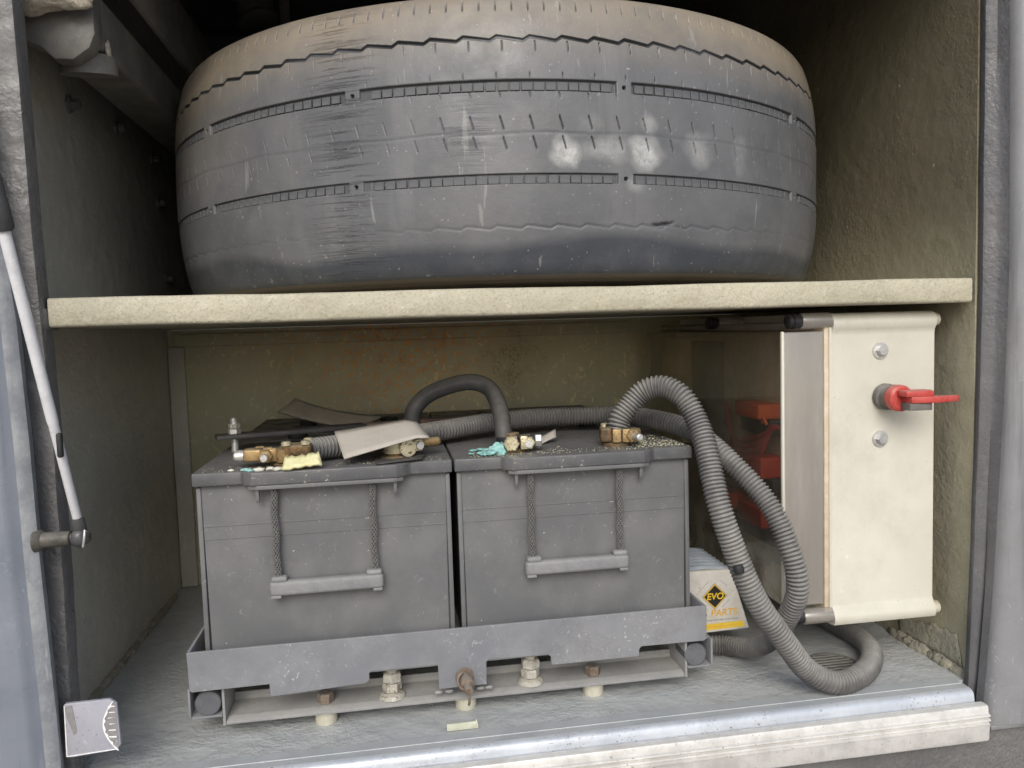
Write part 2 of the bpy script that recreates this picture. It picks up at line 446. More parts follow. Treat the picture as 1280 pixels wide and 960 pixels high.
def bm_prism(bm, poly, axis, a, b, bev=0.0, seg=2):
    """poly: 2D points; axis 'x': (y,z) swept along x; 'y': (x,z); 'z': (x,y)"""
    def p3(p, t):
        return Vector((t, p[0], p[1])) if axis == 'x' else Vector((p[0], t, p[1])) if axis == 'y' else Vector((p[0], p[1], t))
    v0 = [bm.verts.new(p3(p, a)) for p in poly]
    v1 = [bm.verts.new(p3(p, b)) for p in poly]
    n = len(poly)
    fs = [bm.faces.new(v0), bm.faces.new(v1[::-1])]
    for i in range(n):
        fs.append(bm.faces.new((v0[i], v1[i], v1[(i + 1) % n], v0[(i + 1) % n])))
    bmesh.ops.recalc_face_normals(bm, faces=fs)
    if bev:
        es = list({e for f in fs for e in f.edges})
        bmesh.ops.bevel(bm, geom=es, offset=bev, segments=seg, affect='EDGES', profile=.5, clamp_overlap=True)

def prism(name, m, parent, poly, axis, a, b, bev=.0006, seg=2, smooth=35):
    bm = bmesh.new()
    bm_prism(bm, poly, axis, a, b, bev, seg)
    return put(name, finish(bm, name, smooth), m, parent)

def frame_of(d):
    d = Vector(d).normalized()
    q = d.to_track_quat('Z', 'Y')
    return q.to_matrix()

def bm_lathe(bm, prof, p, d, seg=24, caps=True):
    """profile [(r, h)] turned round the axis through p along d"""
    F = frame_of(d)
    p = Vector(p)
    rings = []
    for r, h in prof:
        rings.append([bm.verts.new(p + F @ Vector((r * math.cos(2 * math.pi * i / seg), r * math.sin(2 * math.pi * i / seg), h))) for i in range(seg)])
    for a, b in zip(rings, rings[1:]):
        for i in range(seg):
            bm.faces.new((a[i], a[(i + 1) % seg], b[(i + 1) % seg], b[i]))
    if caps:
        bm.faces.new(rings[0][::-1])
        bm.faces.new(rings[-1])

def lathe(name, m, parent, prof, p, d, seg=24, smooth=35):
    bm = bmesh.new()
    bm_lathe(bm, prof, p, d, seg)
    return put(name, finish(bm, name, smooth), m, parent)

def bm_hex(bm, p, d, r, h, bev=.0006):
    bm_lathe(bm, [(r * .9, 0), (r, h * .1), (r, h * .82), (r * .86, h)], p, d, 6)

def hexnut(name, m, parent, p, d, r, h):
    bm = bmesh.new()
    bm_hex(bm, p, d, r, h)
    return put(name, finish(bm, name, 20), m, parent)

def spline(pts, step):
    P = [Vector(p) for p in pts]
    P = [P[0] * 2 - P[1]] + P + [P[-1] * 2 - P[-2]]
    dense = []
    for i in range(1, len(P) - 2):
        p0, p1, p2, p3 = P[i - 1:i + 3]
        # centripetal Catmull-Rom
        t0 = 0
        t1 = t0 + max((p1 - p0).length, 1e-6) ** .5
        t2 = t1 + max((p2 - p1).length, 1e-6) ** .5
        t3 = t2 + max((p3 - p2).length, 1e-6) ** .5
        for k in range(24):
            t = t1 + (t2 - t1) * k / 24
            a1 = p0 * ((t1 - t) / (t1 - t0)) + p1 * ((t - t0) / (t1 - t0))
            a2 = p1 * ((t2 - t) / (t2 - t1)) + p2 * ((t - t1) / (t2 - t1))
            a3 = p2 * ((t3 - t) / (t3 - t2)) + p3 * ((t - t2) / (t3 - t2))
            b1 = a1 * ((t2 - t) / (t2 - t0)) + a2 * ((t - t0) / (t2 - t0))
            b2 = a2 * ((t3 - t) / (t3 - t1)) + a3 * ((t - t1) / (t3 - t1))
            dense.append(b1 * ((t2 - t) / (t2 - t1)) + b2 * ((t - t1) / (t2 - t1)))
    dense.append(P[-2])
    # smooth, then resample at even steps
    for _ in range(10):
        dense = [dense[0]] + [(dense[i - 1] + dense[i] * 2 + dense[i + 1]) / 4 for i in range(1, len(dense) - 1)] + [dense[-1]]
    out = [dense[0]]
    acc = 0
    for a, b in zip(dense, dense[1:]):
        L = (b - a).length
        if L < 1e-9:
            continue
        pos = step - acc
        while pos <= L:
            out.append(a.lerp(b, pos / L))
            pos += step
        acc = L - (pos - step)
    return out

def tube_mesh(name, path, rad, seg=16, smooth=60):
    """rad: list of radii along the path"""
    n = len(path)
    T = [(path[min(i + 1, n - 1)] - path[max(i - 1, 0)]).normalized() for i in range(n)]
    up = Vector((0, 0, 1)) if abs(T[0].z) < .9 else Vector((1, 0, 0))
    N = (up - T[0] * up.dot(T[0])).normalized()
    V = []
    cs = [(math.cos(2 * math.pi * i / seg), math.sin(2 * math.pi * i / seg)) for i in range(seg)]
    for i in range(n):
        N = (N - T[i] * N.dot(T[i])).normalized()
        B = T[i].cross(N)
        for c, s in cs:
            V.append(path[i] + (N * c + B * s) * rad[i])
    F = []
    for i in range(n - 1):
        for k in range(seg):
            a = i * seg + k
            b = i * seg + (k + 1) % seg
            F.append((a, b, b + seg, a + seg))
    F.append(tuple(range(seg))[::-1])
    F.append(tuple((n - 1) * seg + k for k in range(seg)))
    me = bpy.data.meshes.new(name)
    me.from_pydata([tuple(v) for v in V], [], F)
    me.polygons.foreach_set('use_smooth', [True] * len(me.polygons))
    if smooth:
        me.set_sharp_from_angle(angle=R(smooth))
    me.update()
    return me

def tube(name, m, parent, pts, r, step=.003, seg=14):
    p = spline(pts, step)
    return put(name, tube_mesh(name, p, [r] * len(p), seg), m, parent)

def conduit_mesh(name, pts, r, pitch=.0045, depth=.0024, seg=20):
    """corrugated conduit: rounded ribs with grooves between"""
    sub = 8
    p = spline(pts, pitch / sub)
    prof = [0, 0, .12, .75, 1, 1, .75, .12]
    rad = [(r - depth * prof[i % sub] * (1 + .25 * math.sin(i * .013) * math.sin(i * .0041))) * (1 + .025 * mnoise.noise(Vector((i * .011, r * 900, 0)))) for i in range(len(p))]
    p = [q + Vector((mnoise.noise(q * 14), mnoise.noise(q * 14 + Vector((9, 0, 0))), 0)) * .0035 for q in p]
    return tube_mesh(name, p, rad, seg, 0)

def sheet(name, m, parent, corners, th=.002, nx=8, ny=6, wave=.0, curl=None):
    """thin bent sheet with real thickness over four corners TL TR BR BL"""
    tl, tr, br, bl = [Vector(c) for c in corners]
    nrm = (tr - tl).cross(bl - tl).normalized()
    bm = bmesh.new()
    g = []
    for j in range(ny + 1):
        row = []
        for i in range(nx + 1):
            u, v = i / nx, j / ny
            p = tl.lerp(tr, u).lerp(bl.lerp(br, u), v)
            off = wave * math.sin(u * 4.2 + v * 2) * .5 + (curl(u, v) if curl else 0)
            row.append(bm.verts.new(p + nrm * off))
        g.append(row)
    for j in range(ny):
        for i in range(nx):
            bm.faces.new((g[j][i], g[j][i + 1], g[j + 1][i + 1], g[j + 1][i]))
    me = finish(bm, name, 50)
    o = put(name, me, m, parent)
    s = o.modifiers.new('solid', 'SOLIDIFY')
    s.thickness = th
    s.offset = 0
    return o

def lump(name, m, parent, p, size, seed=0, sub=3, rough=.35):
    bm = bmesh.new()
    bmesh.ops.create_icosphere(bm, subdivisions=sub, radius=1)
    for v in bm.verts:
        d = v.co.copy()
        k = 1 + rough * mnoise.noise(d * 2.1 + Vector((seed, 0, 0))) + rough * .5 * mnoise.noise(d * 6 + Vector((0, seed, 0)))
        v.co = Vector(p) + Vector((d.x * size[0], d.y * size[1], d.z * size[2])) * k
    return put(name, finish(bm, name, 80), m, parent)

def strip_sheet(name, m, rows, parent=None, smooth=40):
    """rows: list of polylines with equal length -> quad surface"""
    bm = bmesh.new()
    g = [[bm.verts.new(p) for p in r] for r in rows]
    for a, b in zip(g, g[1:]):
        for i in range(len(a) - 1):
            bm.faces.new((a[i], a[i + 1], b[i + 1], b[i]))
    me = bpy.data.meshes.new(name)
    bm.to_mesh(me)
    bm.free()
    me.polygons.foreach_set('use_smooth', [True] * len(me.polygons))
    me.set_sharp_from_angle(angle=R(smooth))
    return put(name, me, m, parent)

# ------------------------------------------------------------------ setting
def lumpy(name, m, x0, x1, y0, y1, z0, z1):
    return struct(box(name, m, None, x0, x1, y0, y1, z0, z1, 0))

# ground: one sheet to the horizon with a crack near the sill
gnd = struct(put('ground', None or bpy.data.meshes.new('ground'), None))
bm = bmesh.new()
bmesh.ops.create_grid(bm, x_segments=2, y_segments=2, size=60)
for v in bm.verts:
    v.co.z = -.46
bm.to_mesh(gnd.data); bm.free()
gnd.data.materials.append(mat['ground'])
def ground_crack():
    bm = bmesh.new()
    pts = [(.86, .52), (.905, .553), (.939, .555), (.960, .570), (.976, .573), (.992, .592), (1.003, .595), (1.025, .606), (1.06, .66), (1.07, .72)]
    a, b = [], []
    for i, (x, y) in enumerate(pts):
        w = (.010 if 1 < i < 7 else .004) * (1 + .5 * math.sin(i * 2.3))
        a.append(bm.verts.new((x - w * .5, y + w, -.4585))); b.append(bm.verts.new((x + w * .5, y - w, -.4585)))
    for i in range(len(pts) - 1):
        bm.faces.new((a[i], b[i], b[i + 1], a[i + 1]))
    return finish(bm, 'crack', 0)
crk_o = put('crack', ground_crack(), None, gnd)
crk_o.data.materials.append(mat['hole'])

lumpy('floor', 'floor', -.42, .72, .0005, .64, -.03, 0)
WX0, WX1 = -.372, .668
lumpy('wall_left', 'wall_left', WX0 - .03, WX0, .018, 1.1, 0.0005, 1.15)
lumpy('wall_right', 'wall_right', WX1, WX1 + .03, .0, 1.1, 0.0005, 1.15)
lumpy('wall_back', 'wall_back', WX0 + .0005, WX1 - .0005, .607, .637, 0.0005, .4465)
lumpy('wall_back_upper', 'ceiling', WX0 + .0005, WX1 - .0005, 1.05, 1.08, .44, 1.15)
lumpy('ceiling', 'ceiling', WX0 + .0005, WX1 - .0005, .0, 1.05, 1.1, 1.13)

# bolt heads that show on the left wall behind the coating
wl = bpy.data.objects['wall_left']
for i, (y, z, s) in enumerate(((.24, .722, 1.0), (.41, .737, .9), (.579, .728, .9), (.60, .661, .8), (.62, .535, .8))):
    lathe('bolt_head', 'jamb', wl, [(.012 * s, 0), (.011 * s, .004), (.007 * s, .006), (.007 * s, .013), (.004 * s, .015)], (WX0 - .001, y, z), (1, 0, 0), 8)
# corner ledge on the back wall just below the shelf
strip = box('ledge', 'wall_back', bpy.data.objects['wall_back'], -.36, .45, .600, .608, .418, .440, .003)
box('corner_angle', 'wall_left', bpy.data.objects['wall_back'], WX0 + .001, WX0 + .028, .598, .6075, .001, .418, .002)

# ------------------------------------------------------------------ shelf
sh = thing('shelf', 'beige coated steel shelf carrying the spare tyre', 'shelf', (.17, 0, .4475))
def shelf_lip():
    bm = bmesh.new()
    n = 90
    rows = []
    for i in range(n + 1):
        x = -.317 + (.664 + .317) * i / n
        w = .0022 * mnoise.noise(Vector((x * 6, 0, 0))) + .0009 * mnoise.noise(Vector((x * 22, 3, 0)))
        w2 = .0026 * mnoise.noise(Vector((x * 5, 9, 0)))
        prof = [(.028, .4748), (.004, .4750 + w * .5), (.0012, .4742 + w * .6), (0, .472 + w * .6), (0, .4505 + w2), (.0012, .448 + w2), (.004, .4472 + w2), (.03, .4472)]
        rows.append([bm.verts.new((x, y + w, z)) for y, z in prof])
    for a, b in zip(rows, rows[1:]):
        for k in range(len(a)):
            bm.faces.new((a[k], a[(k + 1) % len(a)], b[(k + 1) % len(a)], b[k]))
    bm.faces.new(rows[0]); bm.faces.new(rows[-1][::-1])
    return finish(bm, 'front_lip', 50)
lip = put('front_lip', shelf_lip(), 'shelf')
for v in lip.data.vertices:
    v.co -= Vector(sh.location)
lip.parent = sh
pl = box('shelf_plate', 'shelf', None, WX0 + .002, WX1 - .001, .03, 1.049, .4485, .4735, 0)
for v in pl.data.vertices:
    v.co -= Vector(sh.location)
pl.parent = sh
tab = box('end_bracket', 'jamb', None, -.336, -.3175, -.006, .03, .444, .466, .003)
for v in tab.data.vertices:
    v.co -= Vector(sh.location)
tab.parent = sh
# helper: reparent world-space mesh objects under a thing whose Empty is not at the origin
def adopt(t, *objs):
    for o in objs:
        o.parent = t
        o.matrix_parent_inverse = Matrix.Translation(-Vector(t.location))

# ------------------------------------------------------------------ spare tyre
TC = Vector((.185, .45, .628))
TR_ = .475
tyre = thing('spare_tyre', 'large worn bus tyre lying flat on the shelf', 'tyre', (TC.x, TC.y, .475))
HOLES = [-87.5, -54.0, -26.3, 7.7, 41.0, 74.5]
BLK = .0118
def tyre_mesh():
    th = np.concatenate([np.arange(-100, 100, .075), np.arange(100, 260, 2.0)]) * math.pi / 180
    zt = np.unique(np.concatenate([np.linspace(-.1265, .1265, 190), np.arange(.0865, .0985, .0004), np.arange(.0395, .0520, .0005), -np.arange(.0395, .0520, .0005)]).round(5))
    # half profile beyond the tread: (r, dz)
    low = [(.300, -.120), (.312, -.136), (.335, -.147), (.365, -.152), (.392, -.1530), (.408, -.1522), (.418, -.1505), (.4205, -.1496), (.4220, -.1502), (.4240, -.1486), (.4340, -.1468), (.4355, -.1474), (.4370, -.1458), (.4440, -.1440), (.4452, -.1446), (.4466, -.1428), (.4540, -.1412), (.4572, -.1398), (.4592, -.1372), (.4618, -.1330)]
    top = [(r, -z) for r, z in low][::-1]
    crown = TR_ - .0112 * np.abs(zt / .1265) ** 3.4
    Zp = np.concatenate([[p[1] for p in low], zt, [p[1] for p in top]])
    Rp = np.concatenate([[p[0] for p in low], crown, [p[0] for p in top]])
    nl = len(low)
    TH, ZZ = np.meshgrid(th, Zp)
    RR = np.repeat(Rp[:, None], len(th), 1)
    A = TH * TR_                      # arc length
    deg = TH * 180 / math.pi
    tread = np.zeros_like(RR); tread[nl:nl + len(zt)] = 1
    depth = np.zeros_like(RR)
    def sm(d, w, soft=.0005):
        return np.clip((w - np.abs(d)) / soft + .5, 0, 1)
    # upper stepped groove
    def saw(a, p):
        f = (a / p) % 1
        return np.where(f < .80, .5 - f / .80, -.5 + (f - .80) / .20)
    pz = .0335
    g1 = .0925 + .0042 * saw(A, pz)
    depth = np.maximum(depth, .0046 * (.75 + .25 * np.sin(A * 31)) * sm(ZZ - g1, .0016, .0010))
    # lower stepped groove, worn nearly away
    g2 = -.0930 + .0034 * saw(A + .01, .031)
    wear = .35 + .65 * np.clip(np.sin(A * 9 + 1) + .3, 0, 1)
    depth = np.maximum(depth, .0011 * wear * sm(ZZ - g2, .0008, .0012))
    # two block grooves
    for s, dp, wob in ((1, .0036, 0), (-1, .0026, 0)):
        zc = .0457 * s
        inter = np.ones_like(A)
        for h in HOLES:
            inter *= 1 - sm((deg - h) * math.pi / 180 * TR_, .0085, .001)
        w = .0056 if s > 0 else .0050
        depth = np.maximum(depth, dp * sm(ZZ - zc, w) * inter)
        for h in HOLES:
            d = np.hypot((deg - h) * math.pi / 180 * TR_, ZZ - zc)
            depth = np.maximum(depth, .007 * np.clip((.0020 - d) / .0005 + .5, 0, 1))
    # sipe pairs in the middle rib
    def slit(period, off, z0, z1, tilt, hw, dp, fade=None):
        nonlocal depth
        t = (ZZ - (z0 + z1) / 2)
        ph = ((A + off + tilt * t + period / 2) % period) - period / 2
        mk = sm(ph, hw, .0004) * sm(t, (z1 - z0) / 2, .001)
        if fade is not None:
            mk = mk * fade
        depth = np.maximum(depth, dp * mk)
    fd = np.clip(.55 + .6 * np.sin(A * 7 + .6), .15, 1)
    slit(.0300, .004, .0030, .0160, .28, .00055, .0045, fd)
    slit(.0300, .0013, -.0165, -.0045, .28, .00055, .0045, fd)
    depth = np.maximum(depth, .0005 * sm(ZZ + .0012 + .0008 * np.sin(A * 60), .0010, .0012))
    slit(.0335, -.0055, .0800, .0900, .05, .00050, .003, fd)
    slit(.0335, .0010, .0525, .0580, .05, .00045, .003, fd)
    slit(.0300, .0050, .0340, .0395, .25, .00045, .0025, fd)
    slit(.0168, .0, .1225, .1300, .0, .0006, .0025)
    # gouge
    ga = 13.1 * math.pi / 180 * TR_
    gd = np.maximum(np.abs(A - ga) / .011, np.abs(ZZ + .0905 - .10 * (A - ga)) / .0014)
    depth = np.maximum(depth, .005 * np.clip(1.4 - gd, 0, 1))
    depth *= tread
    R2 = RR - depth
    # slow wear waviness of the tread
    R2 += tread * (.0006 * np.sin(TH * 5 + 1.2) * np.cos(ZZ * 30) + .0004 * np.sin(TH * 17 + ZZ * 50))
    X = R2 * np.sin(TH); Yv = -R2 * np.cos(TH); Z = ZZ + .153
    V = np.stack([X, Yv, Z], -1).reshape(-1, 3)
    nr, nc = RR.shape
    idx = np.arange(nr * nc).reshape(nr, nc)
    a = idx[:-1]; b = idx[1:]
    nx = lambda q: np.roll(q, -1, axis=1)
    F = np.stack([a, nx(a), nx(b), b], -1).reshape(-1, 4)
    # inner wall closes the section
    inner = np.stack([idx[-1], np.roll(idx[-1], -1), np.roll(idx[0], -1), idx[0]], -1)
    F = np.concatenate([F, inner])
    me = bpy.data.meshes.new('tyre_body')
    me.vertices.add(len(V)); me.vertices.foreach_set('co', V.ravel())
    me.loops.add(F.size); me.loops.foreach_set('vertex_index', F.ravel())
    me.polygons.add(len(F))
    me.polygons.foreach_set('loop_start', np.arange(0, F.size, 4))
    me.polygons.foreach_set('loop_total', np.full(len(F), 4))
    me.polygons.foreach_set('use_smooth', np.ones(len(F), bool))
    me.update(calc_edges=True)
    shallow = np.clip(1 - depth / .0012, 0, 1)
    dust = np.clip((ZZ - .062) / .06, 0, 1) * (.55 + .45 * np.clip(np.abs(TH + .1) / 1.0, 0, 1)) + .12
    dust = np.clip(dust + .35 * np.clip((np.abs(TH - .02) - .75) / .4, 0, 1) * np.clip((ZZ + .05) / .1, 0, 1), 0, 1) * shallow
    sme = np.zeros_like(A)
    for h, z, ra, rz, k in ((0.0, -.020, .0165, .0155, 1.), (10.3, -.019, .019, .017, 1.), (5.5, -.017, .03, .012, .42), (18.5, -.012, .02, .018, .40), (3, .010, .012, .010, .22), (11, .012, .01, .010, .4), (26, -.01, .012, .02, .22), (9, -.052, .012, .008, .3)):
        d = np.hypot((deg - h) * math.pi / 180 * TR_ / ra, (ZZ - z) / rz)
        d = d + .10 * np.sin(A * 170 + ZZ * 90 + h * 3) + .09 * np.sin(A * 75 - ZZ * 210 + h) + .05 * np.sin(A * 390 + ZZ * 330)
        sme = np.maximum(sme, k * np.clip((1.25 - d) / .85, 0, 1))
    sme *= shallow
    scr = np.exp(-(((deg + 28.3) / 4.2) ** 2)) + .5 * np.exp(-(((deg + 12) / 3) ** 2)) * np.clip(-ZZ * 0 + 1 - np.abs(ZZ) / .05, 0, 1)
    scr = np.clip(scr, 0, 1) * shallow
    low_dark = np.clip((-.104 + .006 * np.sin(A * 11 + 1) + .004 * np.sin(A * 27) - ZZ) / .012, 0, 1) * np.clip(1.2 - np.abs(TH + .1) * .35, 0, 1)  # tread gets darker below a wavy line near the lower shoulder
    side = np.zeros_like(A); side[:nl - 3] = .8
    for nm, arr in (('dust', dust), ('smear', sme), ('scratch', scr), ('deep', np.clip(depth / .003, 0, 1)), ('side', side), ('low_dark', low_dark)):
        at = me.attributes.new(nm, 'FLOAT', 'POINT')
        at.data.foreach_set('value', arr.astype(np.float32).ravel())
    return me
put('tyre_body', tyre_mesh(), 'tyre', tyre)
# small blocks standing in the two grooves, each a piece of its own
def blockmesh(nm, w, h, t):
    bm = bmesh.new()
    bm_box(bm, -w / 2, w / 2, 0, t, -h / 2, h / 2, .0004, 1)
    return finish(bm, nm, 40)
bu = blockmesh('tread_block', .0103, .0080, .0052)
bl_ = blockmesh('tread_block_low', .0106, .0080, .004)
bu.materials.append(mat['tread_block']); bl_.materials.append(mat['tread_block'])
for s, me in ((1, bu), (-1, bl_)):
    n = int(R(160) * TR_ / BLK)
    for i in range(n):
        t = -R(80) + i * BLK / TR_ + .002 * math.sin(i * .6) + random.uniform(-.0008, .0008)
        if min(abs(math.degrees(t) - h) * math.pi / 180 * TR_ for h in HOLES) < .0145:
            continue
        r = TR_ - .0010 + (.0004 if s < 0 else 0)
        o = bpy.data.objects.new('tread_block', me)
        C.objects.link(o)
        o.location = (r * math.sin(t), -r * math.cos(t), .153 + s * .0457 - .0009)
        o.rotation_euler = (0, 0, t)
        o.scale = (random.uniform(.92, 1.05), 1, random.uniform(.95, 1.05))
        o.parent = tyre

# ------------------------------------------------------------------ batteries
def make_battery(x0, x1, label):
    cx = (x0 + x1) / 2
    hw = (x1 - x0) / 2
    t = thing('battery', label, 'battery', (cx, .05, .068), 'truck batteries on the tray')
    z = lambda v: v - .068
    y = lambda v: v - .05
    # case with slightly drawn-in sides
    bm = bmesh.new()
    L = .555
    ring = []
    for zz, ins in ((.0, .0035), (.214, .0012)):
        ring.append([(-hw + ins + .003, .005), (hw - ins - .003, .005), (hw - ins - .003, L - .05), (-hw + ins + .003, L - .05)])
    v0 = [bm.verts.new((p[0], p[1] + .0015, 0)) for p in ring[0]]
    v1 = [bm.verts.new((p[0], p[1], .214)) for p in ring[1]]
    bm.faces.new(v0[::-1]); bm.faces.new(v1)
    for i in range(4):
        bm.faces.new((v0[i], v0[(i + 1) % 4], v1[(i + 1) % 4], v1[i]))
    bmesh.ops.bevel(bm, geom=list(bm.edges), offset=.003, segments=3, affect='EDGES')
    case = put('case', finish(bm, 'case', 40), 'battery', t)
    # moulded seams and corner ribs on the case
    for zz, dz in ((.1635, .0005), (.1495, .0004)):
        box('seam', 'battery', case, -hw + .008, hw - .008, .0047, .0062, zz, zz + .0009 + dz, .0002, 1)
    box('corner_rib', 'battery', case, -hw + .0025, -hw + .0075, .0030, .012, .004, .207, .001)
    box('corner_rib', 'battery', case, hw - .0075, hw - .0025, .0030, .012, .004, .207, .001)
    # lid with the raised grip housing in front
    bm = bmesh.new()
    a, b = -.083, .087
    poly = [(-hw, -.003), (a - .004, -.003), (a, -.0100), (a + .009, -.0165), (b - .011, -.0165), (b - .002, -.0100), (b + .004, -.003), (hw, -.003), (hw, .515), (-hw, .515)]
    bm_prism(bm, poly, 'z', .2085, .223, .0018, 3)
    lid = put('lid', finish(bm, 'lid', 30), 'battery_lid', t)
    # lower flange of the grip housing and its small hooks
    prism('grip_flange', 'battery', lid, [(a + .004, .004), (a + .004, -.0098), (a + .014, -.0150), (b - .014, -.0150), (b - .004, -.0098), (b - .004, .004)], 'z', .2040, .2086, .0008)
    for s, xx in ((-1, a + .013), (1, b - .013)):
        prism('rope_hook', 'battery', lid, [(-.0105, .2045), (-.0035, .2045), (-.0035, .190), (-.0065, .1885), (-.0085, .193)], 'x', xx - .0018, xx + .0018, .0006)
    # cell joints and raised deck edge on the lid
    for k in range(1, 6):
        box('deck_rib', 'battery_lid', lid, -hw + .02, hw - .02, .17 + k * .055, .1715 + k * .055, .2228, .2240, .0003, 1)
    # vent plugs
    for k, (vx, vy) in enumerate(((-.055, .245), (.07, .215), (-.055, .32), (.07, .32), (-.055, .395), (.07, .395))):
        lathe('vent_cap', 'black_plastic', t, [(.0125, 0), (.0135, .002), (.0135, .007), (.012, .0085), (.006, .0088)], (vx, vy, .2225), (0, 0, 1), 20)
    # rope grip: two ropes and the moulded bar
    for xx, zz in ((-.0540, .106), (.0490, .106)):
        pts = [Vector((xx + .0006 * math.sin(i * .4), -.0045 + .0005 * math.sin(i * .3), .206 - i * .0026)) for i in range(40)]
        p0 = [p for p in pts if p.z > zz]
        core = put('rope', tube_mesh('rope', p0, [.0027] * len(p0), 10), 'rope', t)
        # braid strands over the core
        strands = []
        for ph in range(6):
            for hand in (1, -1):
                st = []
                z1 = .206
                n = 90
                for i in range(n + 1):
                    zc = .206 - (.206 - zz) * i / n
                    an = hand * (i / n) * (.206 - zz) / .0155 * math.pi + ph * math.pi / 3
                    rr_ = .00305 + .0003 * math.sin(i * 1.9 + ph)
                    st.append(Vector((xx + .0006 * math.sin((.206 - zc) / .0026 * .4) + rr_ * math.cos(an), -.0045 + rr_ * math.sin(an), zc)))
                strands.append(st)
        bm = bmesh.new()
        for st in strands:
            me = tube_mesh('s', st, [.0007] * len(st), 5)
            bm.from_mesh(me)
            bpy.data.meshes.remove(me)
        br = put('braid', finish(bm, 'braid', 60), 'braid', core)
        br['kind'] = 'stuff'
    bm = bmesh.new()
    bm_box(bm, -.0630, .0575, -.0125, .0005, .0875, .1035, .0042, 4)
    g = put('grip_bar', finish(bm, 'grip_bar', 40), 'handle', t)
    for xx in (-.0525, .0475):
        box('grip_lug', 'handle', g, xx - .0085, xx + .0085, -.0115, .0000, .1020, .1085, .0028, 3)
    box('grip_foot', 'handle', g, -.0615, -.0505, -.0115, -.0005, .0852, .0885, .001)
    box('grip_foot', 'handle', g, .046, .056, -.0115, -.0005, .0852, .0885, .001)
    # lead posts under the clamps
    return t
BL_ = make_battery(-.209, .0645, 'grey battery at the left with the grey rubber flap on its lid')
BR_ = make_battery(.0672, .343, 'grey battery at the right, beside the corrugated conduits and the enclosure')
def post(t, x, yy):
    o = lathe('terminal_post', 'corroded', None, [(.017, 0), (.017, .004), (.010, .005), (.0088, .022), (.0078, .0225)], (x, yy, .2905), (0, 0, 1), 20)
    adopt(t, o)
for t, x, yy in ((BL_, -.112, .068), (BL_, .004, .072), (BR_, .137, .078), (BR_, .262, .085)):
    post(t, x, yy)

# ------------------------------------------------------------------ battery tray and its slide frame
tr = thing('battery_tray', 'grey painted steel battery tray with notched front rail and rollers', 'tray', (.065, .035, .045))
def W_(name, m, *a, **k):
    o = box(name, m, None, *a, **k)
    adopt(tr, o)
    return o
yf = .035
rail = prism('front_rail', 'tray', None,
             [(-.2215, .1045), (-.2205, .064), (-.2185, .0615), (-.1395, .0625), (-.1390, .0485), (-.0385, .0530), (-.0345, .0560), (-.0345, .0640), (-.0315, .0655), (.0400, .0655), (.0405, .0380), (.0935, .0380), (.0940, .0640), (.0965, .0660), (.1640, .0650), (.1672, .0625), (.1675, .0525), (.2705, .0525), (.2710, .0610), (.2735, .0640), (.3500, .0635), (.3525, .0660), (.3530, .1050)],
             'y', yf, yf + .0032, .0005, 1)
adopt(tr, rail)
W_('side_rail', 'tray', -.2216, -.2184, yf + .0034, .58, .0625, .1045, bev=.0006)
W_('side_rail', 'tray', .3498, .3530, yf + .0034, .58, .0640, .1050, bev=.0006)
W_('rear_rail', 'tray', -.2184, .3498, .577, .580, .0625, .1045, bev=.0006)
W_('tray_plate', 'base', -.2182, .3496, yf + .0036, .5768, .0630, .0672, bev=.0004)
for xx in (-.2055, .3430):
    o = lathe('roller', 'disc', None, [(.0125, 0), (.0135, .001), (.0135, .03)], (xx, .0455, .0430), (0, 1, 0), 28)
    adopt(tr, o)
    W_('roller_axle', 'steel_dark', xx - .004, xx + .004, .074, .56, .039, .047)

bf = thing('slide_frame', 'dusty grey slide frame bolted to the floor under the battery tray', 'frame', (.07, .05, .018))
def wf(name, m, *a, **k):
    o = box(name, m, None, *a, **k)
    adopt(bf, o)
    return o
pan = prism('pan', 'base', None, [(.0470, .0170), (.0470, .0200), (.0560, .0225), (.0930, .0225), (.0960, .0250), (.0960, .0300), (.0985, .0300), (.0985, .0190), (.0600, .0190)], 'x', -.1880, .3300, .0005)
adopt(bf, pan)
for xs, xo, sgn in ((-.1912, -.2255, -1), (.3302, .3645, 1)):
    x0, x1 = sorted((xs, xs + sgn * -.0032)) if False else (xs, xs + .0030)
    wf('side_web', 'base', x0, x1, .0465, .57, .0165, .0600, bev=.0006)
    # C-channel the roller runs in, outside the web
    a, b = (xo, xs) if sgn < 0 else (x1, xo)
    ox = (a, a + .0026) if sgn < 0 else (b - .0026, b)
    wf('channel', 'tray', ox[0], ox[1], .0455, .57, .0290, .0605, bev=.0005)
    wf('channel', 'tray', a + (.0027 if sgn < 0 else .0003), b - (.0003 if sgn < 0 else .0027), .0458, .57, .0270, .0294, bev=.0005)
    wf('channel', 'tray', a + (.0027 if sgn < 0 else .0003), b - (.0003 if sgn < 0 else .0027), .052, .57, .0580, .0606, bev=.0005)
# spacers on the floor and their bolts
for x in (-.0850, .0720, .2230):
    o = lathe('spacer', 'spacer', None, [(.0118, 0), (.0122, .001), (.0122, .0165), (.0115, .0172)], (x, .066, 0.0002), (0, 0, 1), 24); adopt(bf, o)
for x, mm in ((-.0850, 'rust'), (.2230, 'rust')):
    o = hexnut('mounting_bolt', mm, None, (x, .066, .0224), (0, 0, 1), .0092, .0115); adopt(bf, o)
# upright studs with painted nuts
for x in (-.0110, .1480):
    o = lathe('stud', 'nut', None, [(.0155, 0), (.0150, .002), (.0125, .0045), (.0070, .006), (.0066, .040)], (x, .064, .0224), (0, 0, 1), 18); adopt(bf, o)
    o = hexnut('nut', 'nut', None, (x, .064, .0290), (0, 0, 1), .0108, .0100); adopt(bf, o)
    o = hexnut('nut', 'nut', None, (x, .064, .0400), (0.05, 0, 1), .0112, .0110); adopt(bf, o)
